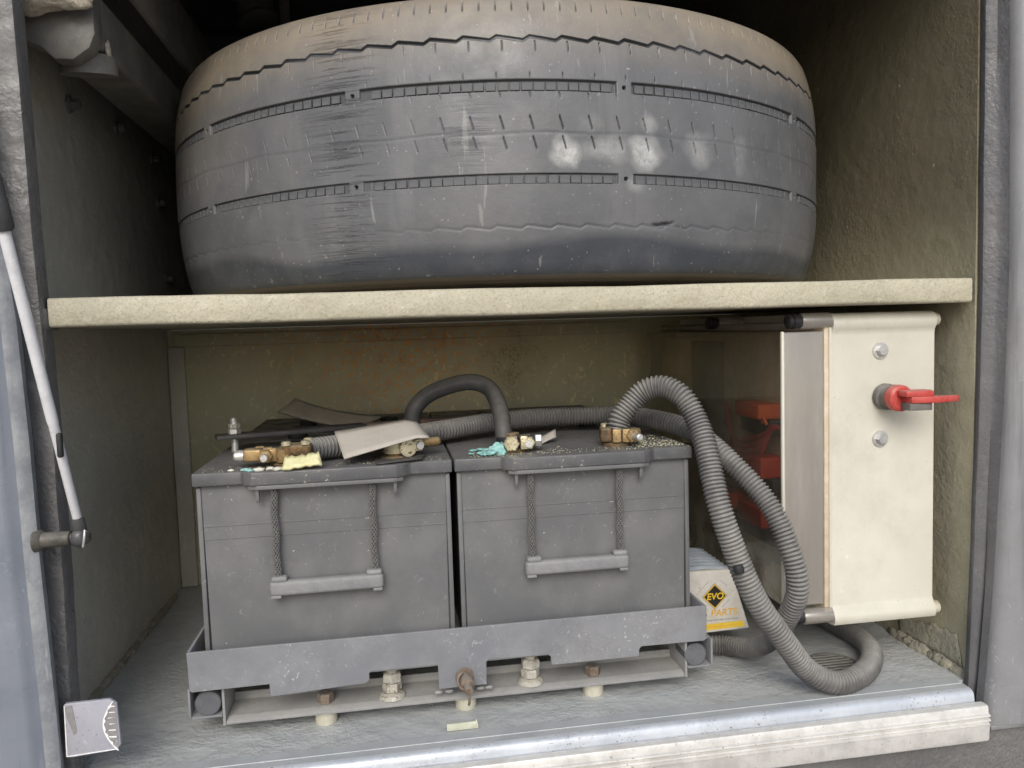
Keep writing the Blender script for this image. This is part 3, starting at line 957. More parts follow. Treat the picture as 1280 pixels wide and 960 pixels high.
# centre lock pin that sticks out of the rail tab
o = lathe('lock_pin', 'rust', None, [(.0105, 0), (.0105, .003), (.0062, .0035), (.0062, .012), (.0080, .0125), (.0080, .019), (.0050, .020), (.0046, .030), (.0040, .031)], (.0690, .0362, .0500), (0.08, -1, -.14), 14); adopt(tr, o)
o = tube('pin_ring', 'rust', None, [(.066, .026, .059), (.0605, .022, .054), (.062, .018, .046), (.069, .014, .042), (.0715, .012, .034), (.0705, .013, .026)], .0016, .002, 8); adopt(tr, o)
for x in (.040, .052, .088, .097):
    o = lump('weld_bead', 'base', None, (x, .0445, .030), (.005, .0022, .0022), x * 50, 2); adopt(bf, o)

# ------------------------------------------------------------------ cable clamps on the battery posts
def clamp(name, label, cx, cy, z, rot, m1, m2, nut_dir, big=1.0):
    t = thing(name, label, 'battery clamp', (cx, cy, z), 'clamps on the battery posts')
    bm = bmesh.new()
    bm_lathe(bm, [(.0135, 0), (.0140, .001), (.0140, .0135), (.0125, .0145), (.0092, .0145)], (0, 0, 0), (0, 0, 1), 24)
    ring = put('ring', finish(bm, 'ring', 40), m1, t)
    # split jaws with a bolt through them
    F = Matrix.Rotation(rot, 4, 'Z')
    def j(o):
        o.matrix_local = F
        o.parent = t
        return o
    j(box('jaw', m1, None, .011, .030, .0020, .0072, .001, .0145, .0012))
    j(box('jaw', m1, None, .011, .030, -.0072, -.0020, .001, .0145, .0012))
    j(lathe('bolt', 'zinc', None, [(.0042, -.020), (.0042, .024), (.0034, .025)], (.022, 0, .0078), (0, 1, 0), 12))
    j(hexnut('nut', m2, None, (.022, .0074, .0078), (0, 1, 0), .0076, .0065))
    j(hexnut('nut', m2, None, (.022, -.0075, .0078), (0, -1, 0), .0080, .0072))
    return t, j
t, j = clamp('battery_clamp', 'brass clamp at the far left with a yellow sheet scrap under it', -.112, .066, .2965, R(180), 'brass', 'brass', 1)
j(box('cable_lug', 'brass', None, .026, .046, -.0085, .0085, .002, .0155, .0028, 3))
j(hexnut('nut', 'brass', None, (.031, -.0088, .0085), (0, -1, 0), .0085, .006))
j(lathe('bolt_end', 'zinc', None, [(.0062, 0), (.0066, .004), (.0058, .009), (.003, .011)], (.046, 0, .008), (1, 0, 0), 14))
j(box('corroded_yoke', 'corroded', None, -.026, .004, -.014, .014, .006, .0185, .003, 3))
for xx, yy in ((-.020, .010), (-.021, -.011), (.0, .011)):
    j(lathe('screw_head', 'zinc_yellow', None, [(.0052, 0), (.0052, .003), (.004, .0045)], (xx, yy, .0185), (0, 0, 1), 14))
t, j = clamp('battery_clamp', 'pale zinc clamp half hidden under the grey rubber flap', .004, .072, .2985, R(20), 'zinc_yellow', 'zinc_yellow', 1)
j(lathe('bolt_end', 'brass', None, [(.0050, 0), (.0050, .022), (.003, .024)], (.030, 0, .008), (1, 0, 0), 12))
j(lathe('washer', 'zinc_yellow', None, [(.0095, 0), (.0095, .002), (.005, .0021)], (.008, -.017, .006), (0, -1, 0), 18))
t, j = clamp('battery_clamp', 'clamp with two pale nuts where the black cable loop ends', .133, .078, .2945, R(-5), 'black_plastic', 'zinc_yellow', 1)
j(hexnut('nut', 'zinc_yellow', None, (.002, -.0145, .0085), (0, -1, 0), .0095, .0065))
j(box('terminal_block', 'zinc_yellow', None, .0005, .0085, -.019, -.004, .0015, .0165, .001))
j(box('terminal_block', 'zinc_yellow', None, .0125, .0205, -.019, -.004, .0015, .0165, .001))
j(hexnut('end_nut', 'zinc', None, (.030, -.004, .0095), (1, 0, 0), .0072, .008))
t, j = clamp('battery_clamp', 'rusty brass clamp where the arching conduit starts', .262, .085, .2955, R(-12), 'corroded', 'brass', 1)
j(box('terminal_block', 'brass', None, -.004, .006, -.0185, -.010, .001, .0165, .001))
j(box('terminal_block', 'brass', None, .0075, .0165, -.0185, -.010, .001, .0165, .001))
j(hexnut('end_nut', 'brass', None, (.018, -.013, .0085), (.4, -1, 0), .0085, .008))
j(lathe('bolt_end', 'zinc', None, [(.0042, 0), (.0042, .014), (.003, .015)], (.021, -.020, .0085), (.4, -1, 0), 10))
j(box('yoke', 'corroded', None, -.018, -.004, -.016, .012, .001, .0175, .003, 3))
for xx in (-.012, .014):
    j(lathe('screw_head', 'zinc_yellow', None, [(.0046, 0), (.0046, .003), (.0036, .0042)], (xx, .004, .0175), (0, 0, 1), 12))

# ------------------------------------------------------------------ conduits and cable
tag(put('corrugated_conduit', conduit_mesh('corrugated_conduit', [
    (-.090, .074, .3065), (-.06, .092, .3065), (-.005, .122, .3065), (.05, .152, .309), (.114, .188, .3115), (.16, .208, .3125), (.225, .220, .3125), (.28, .212, .312), (.32, .165, .313), (.353, .11, .306), (.368, .085, .296), (.384, .06, .280),
    (.410, .033, .245), (.430, .010, .206), (.4415, -.004, .163), (.446, -.004, .128), (.445, .018, .088), (.441, .055, .048), (.434, .095, .022), (.420, .122, .0155), (.395, .134, .0150), (.36, .142, .0150)], .0125), 'conduit'),
    'grey corrugated conduit running along the battery lids and down behind the arching one', 'conduit', 'corrugated conduits')
tB = thing('corrugated_conduit', 'grey corrugated conduit arching from the right clamp to a loop on the floor', 'conduit', (.264, .085, .313), 'corrugated conduits')
o = put('hose', conduit_mesh('hose', [
    (.264, .085, .309), (.268, .086, .322), (.279, .085, .337), (.297, .08, .355), (.317, .07, .3595), (.334, .055, .349), (.346, .04, .317), (.352, .02, .274), (.357, .0, .223), (.371, -.010, .167), (.397, -.013, .112),
    (.434, -.010, .062), (.462, -.004, .032), (.492, -.005, .0165), (.523, .004, .0150), (.556, .028, .0150), (.583, .068, .0150), (.593, .105, .0150), (.592, .15, .0150), (.585, .22, .0150)], .0134, .0044), 'conduit')
adopt(tB, o)
# split in the hose sheath
o = lathe('sheath_split', 'black_plastic', None, [(.0050, -.0045), (.0062, 0), (.0050, .0045)], (.3660, -.0225, .1650), (.25, -.1, -.95), 10); adopt(tB, o)
o = lathe('end_sleeve', 'black_plastic', None, [(.0105, 0), (.0115, .002), (.0125, .014)], (.2625, .0855, .301), (.1, 0, 1), 18); adopt(tB, o)
tag(tube('cable', 'cable', None, [(.020, .16, .300), (.0255, .168, .312), (.028, .17, .333), (.042, .17, .350), (.072, .16, .364), (.101, .15, .3685), (.119, .14, .362), (.1275, .115, .343), (.1285, .088, .316), (.1285, .079, .298)], .0102, .003, 18),
    'smooth black cable looping up between the two batteries', 'cable')

# ------------------------------------------------------------------ odds and ends on the lids
def curl(u, v):
    return .004 * max(0, u - .86) / .14
tag(sheet('rubber_flap', 'flap', None, [(-.064, .10, .3215), (.0285, .10, .3325), (.0405, .05, .3195), (-.051, .040, .2995)], .0016, 14, 6, .0004, curl),
    'pale grey rubber flap leaning over the second clamp from the left', 'flap')
tag(sheet('rubber_flap', 'flap_brown', None, [(-.130, .305, .3450), (-.010, .300, .3140), (-.050, .285, .3010), (-.151, .285, .3310)], .003, 12, 6, .004, lambda u, v: .006 * math.sin(u * 3)),
    'dark brownish rubber flap curled up behind the left clamp', 'flap')
tag(sheet('plate_scrap', 'bar', None, [(-.020, .078, .2935), (.037, .072, .2945), (.032, .046, .2935), (-.018, .034, .2925)], .0014, 4, 4, .0005),
    'thin black plate scrap lying under the pale grey flap', 'scrap')
hb = thing('hold_down_bar', 'black flat bar held down by a threaded rod across both batteries', 'bar', (0, .25, .305))
def bar_seg(name, m, p0, p1, w, z0, z1):
    d = (Vector(p1) - Vector(p0)); n = Vector((-d.y, d.x)).normalized() * w / 2
    p0 = Vector(p0); p1 = Vector(p1)
    o = prism(name, m, None, [tuple(p0 - n), tuple(p1 - n), tuple(p1 + n), tuple(p0 + n)], 'z', z0, z1, .0008)
    adopt(hb, o)
bar_seg('flat_bar', 'bar', (-.214, .196), (-.035, .248), .030, .3075, .3125)
bar_seg('flat_bar_end', 'bar_red', (-.0345, .2482), (.255, .332), .026, .3070, .3120)
o = lathe('threaded_rod', 'zinc', None, [(.0042, 0)] + [(.0042 + (.0005 if i % 2 else 0), .01 + i * .0016) for i in range(150)] + [(.003, .252)], (-.1925, .2010, .081), (0, 0, 1), 12); adopt(hb, o)
o = hexnut('nut', 'zinc', None, (-.1925, .2010, .3127), (0, 0, 1), .0080, .0070); adopt(hb, o)
o = hexnut('lock_nut', 'nut', None, (-.1925, .2010, .3200), (0, 0, 1), .0074, .0055); adopt(hb, o)
tag(sheet('yellow_scrap', 'yellow_foam', None, [(-.113, .046, .3035), (-.077, .046, .3060), (-.074, .032, .2955), (-.114, .030, .2935)], .0030, 10, 4, .002, lambda u, v: .0012 * math.sin(u * 23 + v * 4)),
    'torn pale yellow scrap in front of the far left clamp', 'scrap')
tag(sheet('paper_chip', 'flap', None, [(.178, .131, .298), (.202, .140, .306), (.200, .128, .2975), (.176, .112, .2925)], .0012, 4, 3, .001),
    'small pale chip lying between the two right clamps', 'scrap')
cor = thing('corrosion_crust', 'turquoise corrosion crust beside the black cable end', 'corrosion', (.112, .07, .2915))
for i, (x, y, s) in enumerate(((.119, .066, .010), (.110, .058, .008), (.104, .055, .006), (.120, .072, .008), (.099, .064, .005), (.107, .082, .006), (.093, .088, .004), (.102, .092, .0045), (.088, .067, .003))):
    o = lump('crumb', 'teal', None, (x, y, .2925 + s * .25), (s, s * .8, s * (.9 if i in (0, 3) else .3)), i * 3.1, 3, .6); adopt(cor, o)
cor2 = thing('corrosion_crust', 'turquoise and white crumbs by the far left clamp', 'corrosion', (-.14, .04, .2915))
for i, (x, y, s, m) in enumerate(((-.154, .049, .005, 'teal'), (-.149, .044, .004, 'teal'), (-.140, .046, .006, 'whitesalt'), (-.128, .048, .005, 'whitesalt'), (-.120, .044, .006, 'whitesalt'), (-.170, .052, .003, 'whitesalt'))):
    o = lump('crumb', m, None, (x, y, .292), (s, s * .7, s * .4), i * 2.3 + 9, 2, .6); adopt(cor2, o)
def grit(name, spots, label, m):
    """loose acid grit on the lids: nobody could count it"""
    bm = bmesh.new()
    for (x0, x1, y0, y1, n, s0, s1) in spots:
        for _ in range(n):
            x, y, s = random.uniform(x0, x1), random.betavariate(1, 1.6) * (y1 - y0) + y0, random.uniform(s0, s1)
            r = bmesh.ops.create_cone(bm, cap_ends=True, segments=5, radius1=s, radius2=s * .4, depth=s * .9)
            k = random.random() * 6
            for v in r['verts']:
                c, sn = math.cos(k), math.sin(k)
                v.co = Vector((x + v.co.x * c - v.co.y * sn, y + v.co.x * sn + v.co.y * c, .2914 + v.co.z + s * .3))
    o = put(name, finish(bm, name, 0), m)
    o['kind'] = 'stuff'
    return tag(o, label, 'grit')
grit('acid_grit', [(.280, .338, .056, .15, 260, .0004, .0013), (.08, .34, .046, .075, 200, .0003, .0009), (-.2, .06, .046, .08, 150, .0003, .0009), (.09, .2, .05, .10, 80, .0004, .001)], 'pale crumbly grit strewn over the battery lids', 'grit')

# ------------------------------------------------------------------ white parcel behind the tray
pk = thing('parcel', 'small white parcel printed in yellow and black behind the tray corner', 'parcel', (.40, .12, .03))
PF = .120
o = prism('carton', 'white_pack', None, [(.318, .0335), (.4475, .0365), (.4235, .1165), (.318, .1180)], 'y', PF, PF + .095, .0025, 3); adopt(pk, o)
o = sheet('wrap_fold', 'bluewhite', None, [(.319, .2135, .1215), (.4205, .2135, .1195), (.4215, .1235, .1180), (.319, .1235, .1195)], .0008, 10, 40, 0, lambda u, v: .0009 * math.sin(v * 46) + .0012 * math.sin(u * 7)); adopt(pk, o)
def text_obj(name, body, m, size, p, rot=0, shear=0, bold=.0):
    cu = bpy.data.curves.new(name, 'FONT')
    cu.body = body; cu.size = size; cu.align_x = 'CENTER'; cu.align_y = 'CENTER'
    cu.extrude = .00012; cu.offset = bold; cu.shear = shear; cu.resolution_u = 3
    tmp = bpy.data.objects.new('tmp', cu)
    C.objects.link(tmp)
    dg = bpy.context.evaluated_depsgraph_get()
    me = bpy.data.meshes.new_from_object(tmp.evaluated_get(dg))
    bpy.data.objects.remove(tmp)
    me.name = name
    me.transform(Matrix.Translation(p) @ Matrix.Rotation(rot, 4, 'Y') @ Matrix.Rotation(R(90), 4, 'X'))
    return put(name, me, m)
def dia(name, m, x, z, r, y0, y1):
    o = prism(name, m, None, [(x - r, z), (x, z - r), (x + r, z), (x, z + r)], 'y', y0, y1, 0); adopt(pk, o)
LX, LZ = .4000, .0830
dia('logo_border', 'print_grey', LX, LZ, .0175, PF - .0003, PF - .0001)
dia('logo_edge', 'print_yellow', LX, LZ, .0163, PF - .0006, PF - .00035)
dia('logo_diamond', 'print_black', LX, LZ, .0146, PF - .0009, PF - .00065)
o = text_obj('logo_letters', 'EVO', 'print_yellow', .0118, (LX, PF - .0013, LZ), 0, .12, .0003); adopt(pk, o)
for a, b in (((.381, .074), (.390, .0665)), ((.410, .0685), (.420, .0775)), ((.378, .090), (.392, .103)), ((.408, .103), (.417, .095))):
    d = Vector(b) - Vector(a); n = Vector((-d.y, d.x)).normalized() * .0003
    o = prism('print_line', 'print_grey', None, [tuple(Vector(a) - n), tuple(Vector(b) - n), tuple(Vector(b) + n), tuple(Vector(a) + n)], 'y', PF - .0003, PF - .0001, 0); adopt(pk, o)
o = text_obj('brand_letters_dark', 'evo', 'print_black', .0165, (.3770, PF - .0005, .0605), 0, 0, .0003); adopt(pk, o)
o = text_obj('brand_letters', 'PARTS', 'print_orange', .0125, (.4120, PF - .0005, .0608), 0, .1, .0002); adopt(pk, o)
xx = .386
while xx < .430:
    w = random.uniform(.0006, .0016)
    o = prism('small_print', 'print_grey', None, [(xx, .0510), (xx + w, .0510), (xx + w, .0525 + random.uniform(0, .0012)), (xx, .0525)], 'y', PF - .0004, PF - .0001, 0); adopt(pk, o)
    xx += w + random.uniform(.0004, .0009)
o = prism('yellow_band', 'print_yellow', None, [(.3700, .0392), (.4405, .0402), (.4385, .0478), (.3700, .0470)], 'y', PF - .0004, PF - .0001, 0); adopt(pk, o)
xx = .387
while xx < .424:
    w = random.uniform(.0006, .0014)
    o = prism('small_print', 'print_orange', None, [(xx, .0424), (xx + w, .0424), (xx + w, .0446), (xx, .0446)], 'y', PF - .0007, PF - .00045, 0); adopt(pk, o)
    xx += w + random.uniform(.0004, .0009)

# ------------------------------------------------------------------ electrical enclosure with clear cover
en = thing('electrical_enclosure', 'pale aluminium electrical enclosure with smoky clear cover and red switch', 'enclosure', (.57, .03, .07))
def ew(o):
    adopt(en, o)
    return o
BY = .030
# housing: end plate with beads rolled along top and bottom
bm = bmesh.new()
poly = [(.503, .0700)]
prof = [(BY + .003, .0695), (BY + .0005, .0700), (BY - .0050, .0710), (BY - .0075, .0755), (BY - .0070, .0815), (BY - .0038, .0870), (BY - .0008, .0920), (BY, .0940), (BY, .4130), (BY - .0006, .4170), (BY - .0022, .4200), (BY - .0046, .4245), (BY - .0044, .4310), (BY - .0010, .4365), (BY + .006, .4390), (BY + .47, .4390), (BY + .47, .0695)]
bm_prism(bm, prof, 'x', .5075, .6395, 0)
housing = ew(put('housing', finish(bm, 'housing', 40), 'box_alu'))
def bead(name, zc, yc, r, x0, x1):
    return ew(lathe(name, 'bead_alu', None, [(r * .7, 0), (r * .95, .0015), (r, .003), (r, x1 - x0 - .003), (r * .95, x1 - x0 - .0015), (r * .7, x1 - x0)], (x0, yc, zc), (1, 0, 0), 20))
bead('top_bead', .4285, BY + .007, .0080, .6385, .6490)
bead('bottom_bead', .0785, BY + .005, .0080, .6385, .6510)
ew(box('edge_strip', 'black_plastic', None, .6397, .6415, BY + .002, BY + .46, .092, .418, .0004))
ew(box('gasket', 'gasket', None, .4985, .5073, BY + .0005, BY + .468, .0850, .4240, .002, 2))
ew(box('gasket_lip', 'box_alu', None, .5040, .5074, BY - .0012, BY + .0003, .0860, .4230, .0005, 1))
# clear cover: hollow shell, open towards the housing
def cover_shell():
    x0, x1, y0, y1, z0, z1, t = .4470, .4980, BY + .0005, .500, .0960, .4190, .003
    parts = []
    side = bmesh.new(); bm_box(side, x0, x0 + t, y0 + .0035, y1, z0, z1, .0008, 1)
    bm_box(side, x0 + t + .0002, x1, y0 + .0035, y1, z1 - t, z1, .0008, 1)
    bm_box(side, x0 + t + .0002, x1, y0 + .0035, y1, z0, z0 + t, .0008, 1)
    bm_box(side, x0 + t + .0002, x1, y1 - t, y1 - .0001, z0 + t + .0002, z1 - t - .0002, .0008, 1)
    return finish(side, 'clear_cover', 30)
cov = ew(put('clear_cover', cover_shell(), 'clear'))
ew(box('cover_end', 'clear_end', None, .4475, .4978, BY, BY + .0034, .0962, .4188, .0022, 3))
ew(box('rim_highlight', 'box_alu', None, .4450, .4492, BY - .0012, BY + .0045, .0950, .4200, .0024, 3))  # pale strip, paints the highlight along the cover's front edge
# closing screws in their round bosses
for y, z in ((BY + .004, .4310), (BY + .001, .0830), (.26, .4310), (.26, .0830)):
    ew(lathe('screw_boss', 'clear_end', None, [(.0085, 0), (.0095, .002), (.0095, .036)], (.4700, y, z), (1, 0, 0), 22))
    ew(lathe('closing_screw', 'black_plastic', None, [(.0040, -.0005), (.0065, 0), (.0085, .0015), (.0085, .004), (.0072, .0045), (.0072, .0065), (.0085, .007), (.0085, .011), (.0075, .0115), (.0075, .018)], (.4535, y, z), (1, 0, 0), 20))
ew(box('cover_top_ledge', 'clear_end', None, .4680, .4980, BY + .016, .495, .4195, .4300, .004, 3))
# contents behind the clear cover
ew(box('mounting_plate', 'inner_tan', None, .4990, .5060, .06, .49, .1000, .4150, .001))
ew(box('divider', 'inner_tan', None, .4620, .4980, .385, .470, .2400, .4100, .002))
ew(box('divider', 'knob_grey', None, .4700, .4980, .300, .360, .2300, .4050, .002))
for y0, y1, z0, z1, m in ((.125, .195, .3060, .3260, 'fuse_orange'), (.120, .190, .2300, .2580, 'fuse_red'), (.12, .19, .1650, .1900, 'fuse_red'), (.225, .275, .2300, .2580, 'fuse_red'), (.225, .275, .165, .19, 'fuse_red')):
    ew(box('fuse_holder', m, None, .4640, .4980, y0, y1, z0, z1, .003, 3))
    ew(box('fuse_base', 'black_plastic', None, .4760, .4985, y0 - .008, y1 + .008, z0 - .022, z0 - .0005, .002))
for k in range(4):
    ew(tube('red_wire', 'wire_red', None, [(.478, .10 + k * .006, .300), (.468, .13, .285 - k * .008), (.466, .19, .272 - k * .006), (.476, .25, .290 + k * .01)], .0032, .004, 8))
ew(tube('orange_wire', 'fuse_orange', None, [(.462, .110, .305), (.460, .104, .312), (.462, .098, .303)], .0020, .002, 8))
# bolts and the red switch on the end plate
for z in (.394, .290):
    ew(lathe('washer', 'zinc', None, [(.0098, 0), (.0098, .0016), (.006, .0018)], (.569, BY - .0001, z), (0, -1, 0), 24))
    o = ew(hexnut('bolt', 'zinc', None, (.569, BY - .0018, z), (0, -1, 0), .0062, .0055))
sw = (.5735, BY, .3400)
ew(lathe('switch_collar', 'knob_grey', None, [(.0145, 0), (.0155, .002), (.0155, .007), (.0130, .009), (.0120, .017), (.0150, .0175), (.0150, .019)], sw, (.05, -1, 0), 28))
def P_(x, y, z):
    return (sw[0] + x, sw[1] + y, sw[2] + z)
kn = ew(lathe('switch_knob', 'red', None, [(.0125, 0), (.0150, .001), (.0155, .006), (.0150, .011), (.0125, .013)], P_(.0012, -.0195, 0), (.05, -1, 0), 30))
bm = bmesh.new()
bm_prism(bm, [(.000, -.0315), (.000, -.0505), (.030, -.0560), (.060, -.0490), (.062, -.0450), (.036, -.0400), (.030, -.0340)], 'z', -.0042, .0030, .0012, 2)
bm_prism(bm, [(-.006, -.0300), (-.006, -.0500), (.026, -.0530), (.032, -.0400), (.026, -.0310)], 'z', .0026, .0098, .0020, 2)
for v in bm.verts:
    v.co += Vector((sw[0], sw[1], sw[2]))
lev = ew(put('switch_lever', finish(bm, 'switch_lever', 35), 'red'))
ew(prism('lever_core', 'knob_grey', None, [(sw[0] - .001, sw[1] - .0325), (sw[0] - .001, sw[1] - .049), (sw[0] + .025, sw[1] - .0515), (sw[0] + .028, sw[1] - .040), (sw[0] + .024, sw[1] - .0335)], 'z', sw[2] - .0125, sw[2] - .0043, .001))

# ------------------------------------------------------------------ sill along the opening
si = thing('door_sill', 'bright ridged metal sill along the bottom of the opening', 'sill', (.17, -.03, -.03))
lipm = prism('inner_lip', 'lip_paint', None, [(.0035, .0005), (.0035, .0030), (-.0225, .0030), (-.0225, -.0200), (-.002, -.0200), (-.002, .0005)], 'x', -.372, .6475, 0, smooth=40)
adopt(si, lipm)
nose = prism('lip_nose', 'lip_bright', None, [(-.0226, .0029), (-.0255, .0024), (-.0280, .0010), (-.0296, -.0015), (-.0306, -.0055), (-.0312, -.0120), (-.0312, -.0180), (-.0226, -.0200)], 'x', -.372, .6475, 0, smooth=40)
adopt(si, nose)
rid = prism('lip_ridge', 'lip_paint', None, [(-.0125, .0031), (-.0120, .0038), (-.0105, .0038), (-.0100, .0031)], 'x', -.372, .646, 0)
adopt(si, rid)
ap = [(-.0318, -.0210), (-.0330, -.0095), (-.0405, -.0092), (-.0428, -.0098), (-.0438, -.0115), (-.0442, -.0178), (-.0472, -.0188), (-.0476, -.0202), (-.0446, -.0214), (-.0444, -.0226), (-.0476, -.0238), (-.0480, -.0254), (-.0450, -.0268), (-.0448, -.0284), (-.0474, -.0298), (-.0462, -.0330), (-.0455, -.0480), (-.0440, -.0505), (-.0400, -.0505), (-.0318, -.0400)]
prf = prism('outer_profile', 'alu', None, ap, 'x', -.372, .6545, 0, smooth=30)
adopt(si, prf)
und = prism('under_panel', 'jamb', None, [(-.028, -.0405), (-.028, -.12), (.0, -.12), (.0, -.0405)], 'x', -.5, .8, 0)
adopt(si, und)

# ------------------------------------------------------------------ frame posts left and right
lp = thing('door_post', 'scraped bluish grey body post at the left edge with black coated jamb', 'door post', (-.36, -.03, -.06))
zs = [-.09, .043, .082, .234, .345, .454, .546, .70, .82, 1.0]
xe = [-.3180, -.3190, -.3195, -.3238, -.3252, -.3285, -.3355, -.3520, -.3640, -.38]
rows_p, rows_c, rows_j = [], [], []
for i, (z, x) in enumerate(zip(zs, xe)):
    rows_p.append([(x - .30, -.050, z), (x - .12, -.058, z), (x - .045, -.0565, z), (x - .022, -.0525, z), (x - .0185, -.0515, z), (x - .016, -.0490, z), (x - .0105, -.0455, z)])
    rows_c.append([(x - .0105, -.0455, z), (x - .008, -.0448, z), (x - .003, -.0425, z), (x, -.0390, z), (x - .0010, -.033, z), (x - .005, -.020, z), (x - .012, -.0115, z)])
p = strip_sheet('body_panel', 'panel_left', rows_p); adopt(lp, p)
p = strip_sheet('chipped_edge', 'chip', rows_c); adopt(lp, p)
zj = np.linspace(-.09, 1.1, 60)
for z in zj:
    xi = float(np.interp(z, [.09, .225, .379, .528, .701, 1.1], [-.3175, -.3155, -.3165, -.3205, -.3225, -.324])) + .0012 * mnoise.noise(Vector((0, 0, z * 14))) + .0006 * mnoise.noise(Vector((0, 5, z * 50)))
    rows_j.append([(-.40, -.0105, z), (xi - .006, -.0120, z), (xi - .001, -.0108, z), (xi, -.0075, z), (xi - .0005, .012, z), (xi - .006, .0178, z), (-.40, .0178, z)])
p = strip_sheet('jamb', 'jamb', rows_j); adopt(lp, p)

rp = thing('door_post', 'grey body post at the right edge with dark charcoal jamb', 'door post', (.70, -.03, -.06))
zs = [-.036, .02, .121, .242, .350, .471, .62, .778, 1.1]
xj = [.6555, .6580, .6615, .6650, .6680, .6695, .6690, .6690, .669]
xo = [.6615, .6665, .6740, .6800, .6850, .6885, .6870, .6840, .683]
rows_j, rows_o = [], []
for z in np.linspace(-.036, 1.1, 60):
    a = float(np.interp(z, zs, xj)) + .0008 * mnoise.noise(Vector((3, 0, z * 16))); b = float(np.interp(z, zs, xo))
    rows_j.append([(.75, .0005, z), (a + .002, -.0006, z), (a, -.0030, z), (a, -.0095, z), (a + .003, -.0125, z), (a + .010, -.0150, z), (b - .004, -.0190, z), (b - .001, -.0270, z)])
    rows_o.append([(b - .001, -.0270, z), (b - .0005, -.0320, z), (b + .003, -.0375, z), (b + .009, -.0405, z), (b + .05, -.045, z), (b + .20, -.048, z)])
p = strip_sheet('jamb', 'jamb_right', rows_j); adopt(rp, p)
p = strip_sheet('body_panel', 'panel_right', rows_o); adopt(rp, p)
bm = bmesh.new()
rows = []
for y0, z0 in ((-.0270, -.036), (-.0405, -.0375), (-.048, -.036)):
    pass
bm.free()
p = box('panel_hem', 'panel_right', None, .6618, .90, -.0400, -.0275, -.0420, -.0362, .0015); adopt(rp, p)
# body side above the opening
tag(box('body_side', 'panel_right', None, -.75, 1.0, -.045, -.012, .875, 1.3, .004), 'grey bus body side above the opening', 'body panel')

# dried dirt along the foot of both side walls
def mudline(name, x, y0, y1, sgn, h, label, n):
    bm = bmesh.new()
    for i in range(n):
        y = y0 + (y1 - y0) * i / n
        s = random.uniform(.004, .010)
        r = bmesh.ops.create_icosphere(bm, subdivisions=2, radius=1)
        sd_ = random.random() * 90
        for v in r['verts']:
            k = 1 + .5 * mnoise.noise(v.co * 2 + Vector((sd_, 0, 0)))
            v.co = Vector((x + sgn * random.uniform(.0, .0006) + v.co.x * s * .8 * k, y + v.co.y * s * 1.8 * k, .001 + v.co.z * s * h * k))
    o = put(name, finish(bm, name, 70), 'mud')
    o['kind'] = 'stuff'
    return tag(o, label, 'dirt')
mudline('dried_dirt', WX1 - .0005, .01, .14, -1, 1.0, 'crumbly dried dirt along the foot of the right wall', 60)
mudline('dried_dirt', WX0 + .0005, .12, .55, 1, .6, 'crumbly dried dirt along the foot of the left wall', 110)
pb = sheet('paint_patch', 'mud', None, [(WX1 - .0012, .13, .030), (WX1 - .0012, .022, .048), (WX1 - .0012, .012, .010), (WX1 - .0012, .13, .010)], .001, 20, 6, 0, lambda u, v: .0006 * math.sin(u * 40 + v * 9))
for v in pb.data.vertices:
    if v.co.z > .028:
        v.co.z += .014 * mnoise.noise(Vector((0, v.co.y * 55, 4)))
pb.parent = bpy.data.objects['wall_right']

# ------------------------------------------------------------------ gas strut and stop block at the left
gs = thing('gas_strut', 'white gas strut of the hatch, its lower end on a stud at the left post', 'gas strut', (-.289, -.04, .253))
low, mid, hi = Vector((-.2885, -.040, .268)), Vector((-.302, -.110, .526)), Vector((-.300, -.145, .66))
d = (mid - low).normalized()
L = (mid - low).length
o = lathe('rod_sleeve', 'strut_rod', None, [(.0032, 0), (.0040, .002), (.0042, L * .36), (.0046, L * .365), (.0046, L * .375), (.0047, L * .38), (.0047, L + .002)], low, d, 20); adopt(gs, o)
o = lathe('cylinder', 'strut_black', None, [(.0068, 0), (.0080, .003), (.0080, .024), (.0073, .026), (.0073, .16)], mid - d * .002, d, 22); adopt(gs, o)
k0 = low + d * L * .30
o = box('clip', 'black_plastic', None, k0.x + .0015, k0.x + .0062, k0.y - .0085, k0.y - .003, k0.z - .014, k0.z + .008, .0018, 3); adopt(gs, o)
o = lathe('end_socket', 'strut_black', None, [(.0050, 0), (.0058, .002), (.0058, .014), (.0048, .017)], low - d * .013, d, 16); adopt(gs, o)
o = lump('ball_joint', 'strut_black', None, (-.2885, -.040, .252), (.0078, .0068, .0085), 2, 3, .12); adopt(gs, o)
o = lathe('stud', 'steel_dark', None, [(.0115, 0), (.0095, .004), (.0072, .006), (.0066, .030), (.0046, .031), (.0046, .040), (.0062, .0405), (.0062, .045), (.0040, .047)], (-.3265, -.036, .2515), (1, -.06, .02), 18); adopt(gs, o)
o = tube('retaining_clip', 'zinc', None, [(-.2835, -.046, .245), (-.2815, -.047, .254), (-.2815, -.044, .262)], .0012, .002, 8); adopt(gs, o)

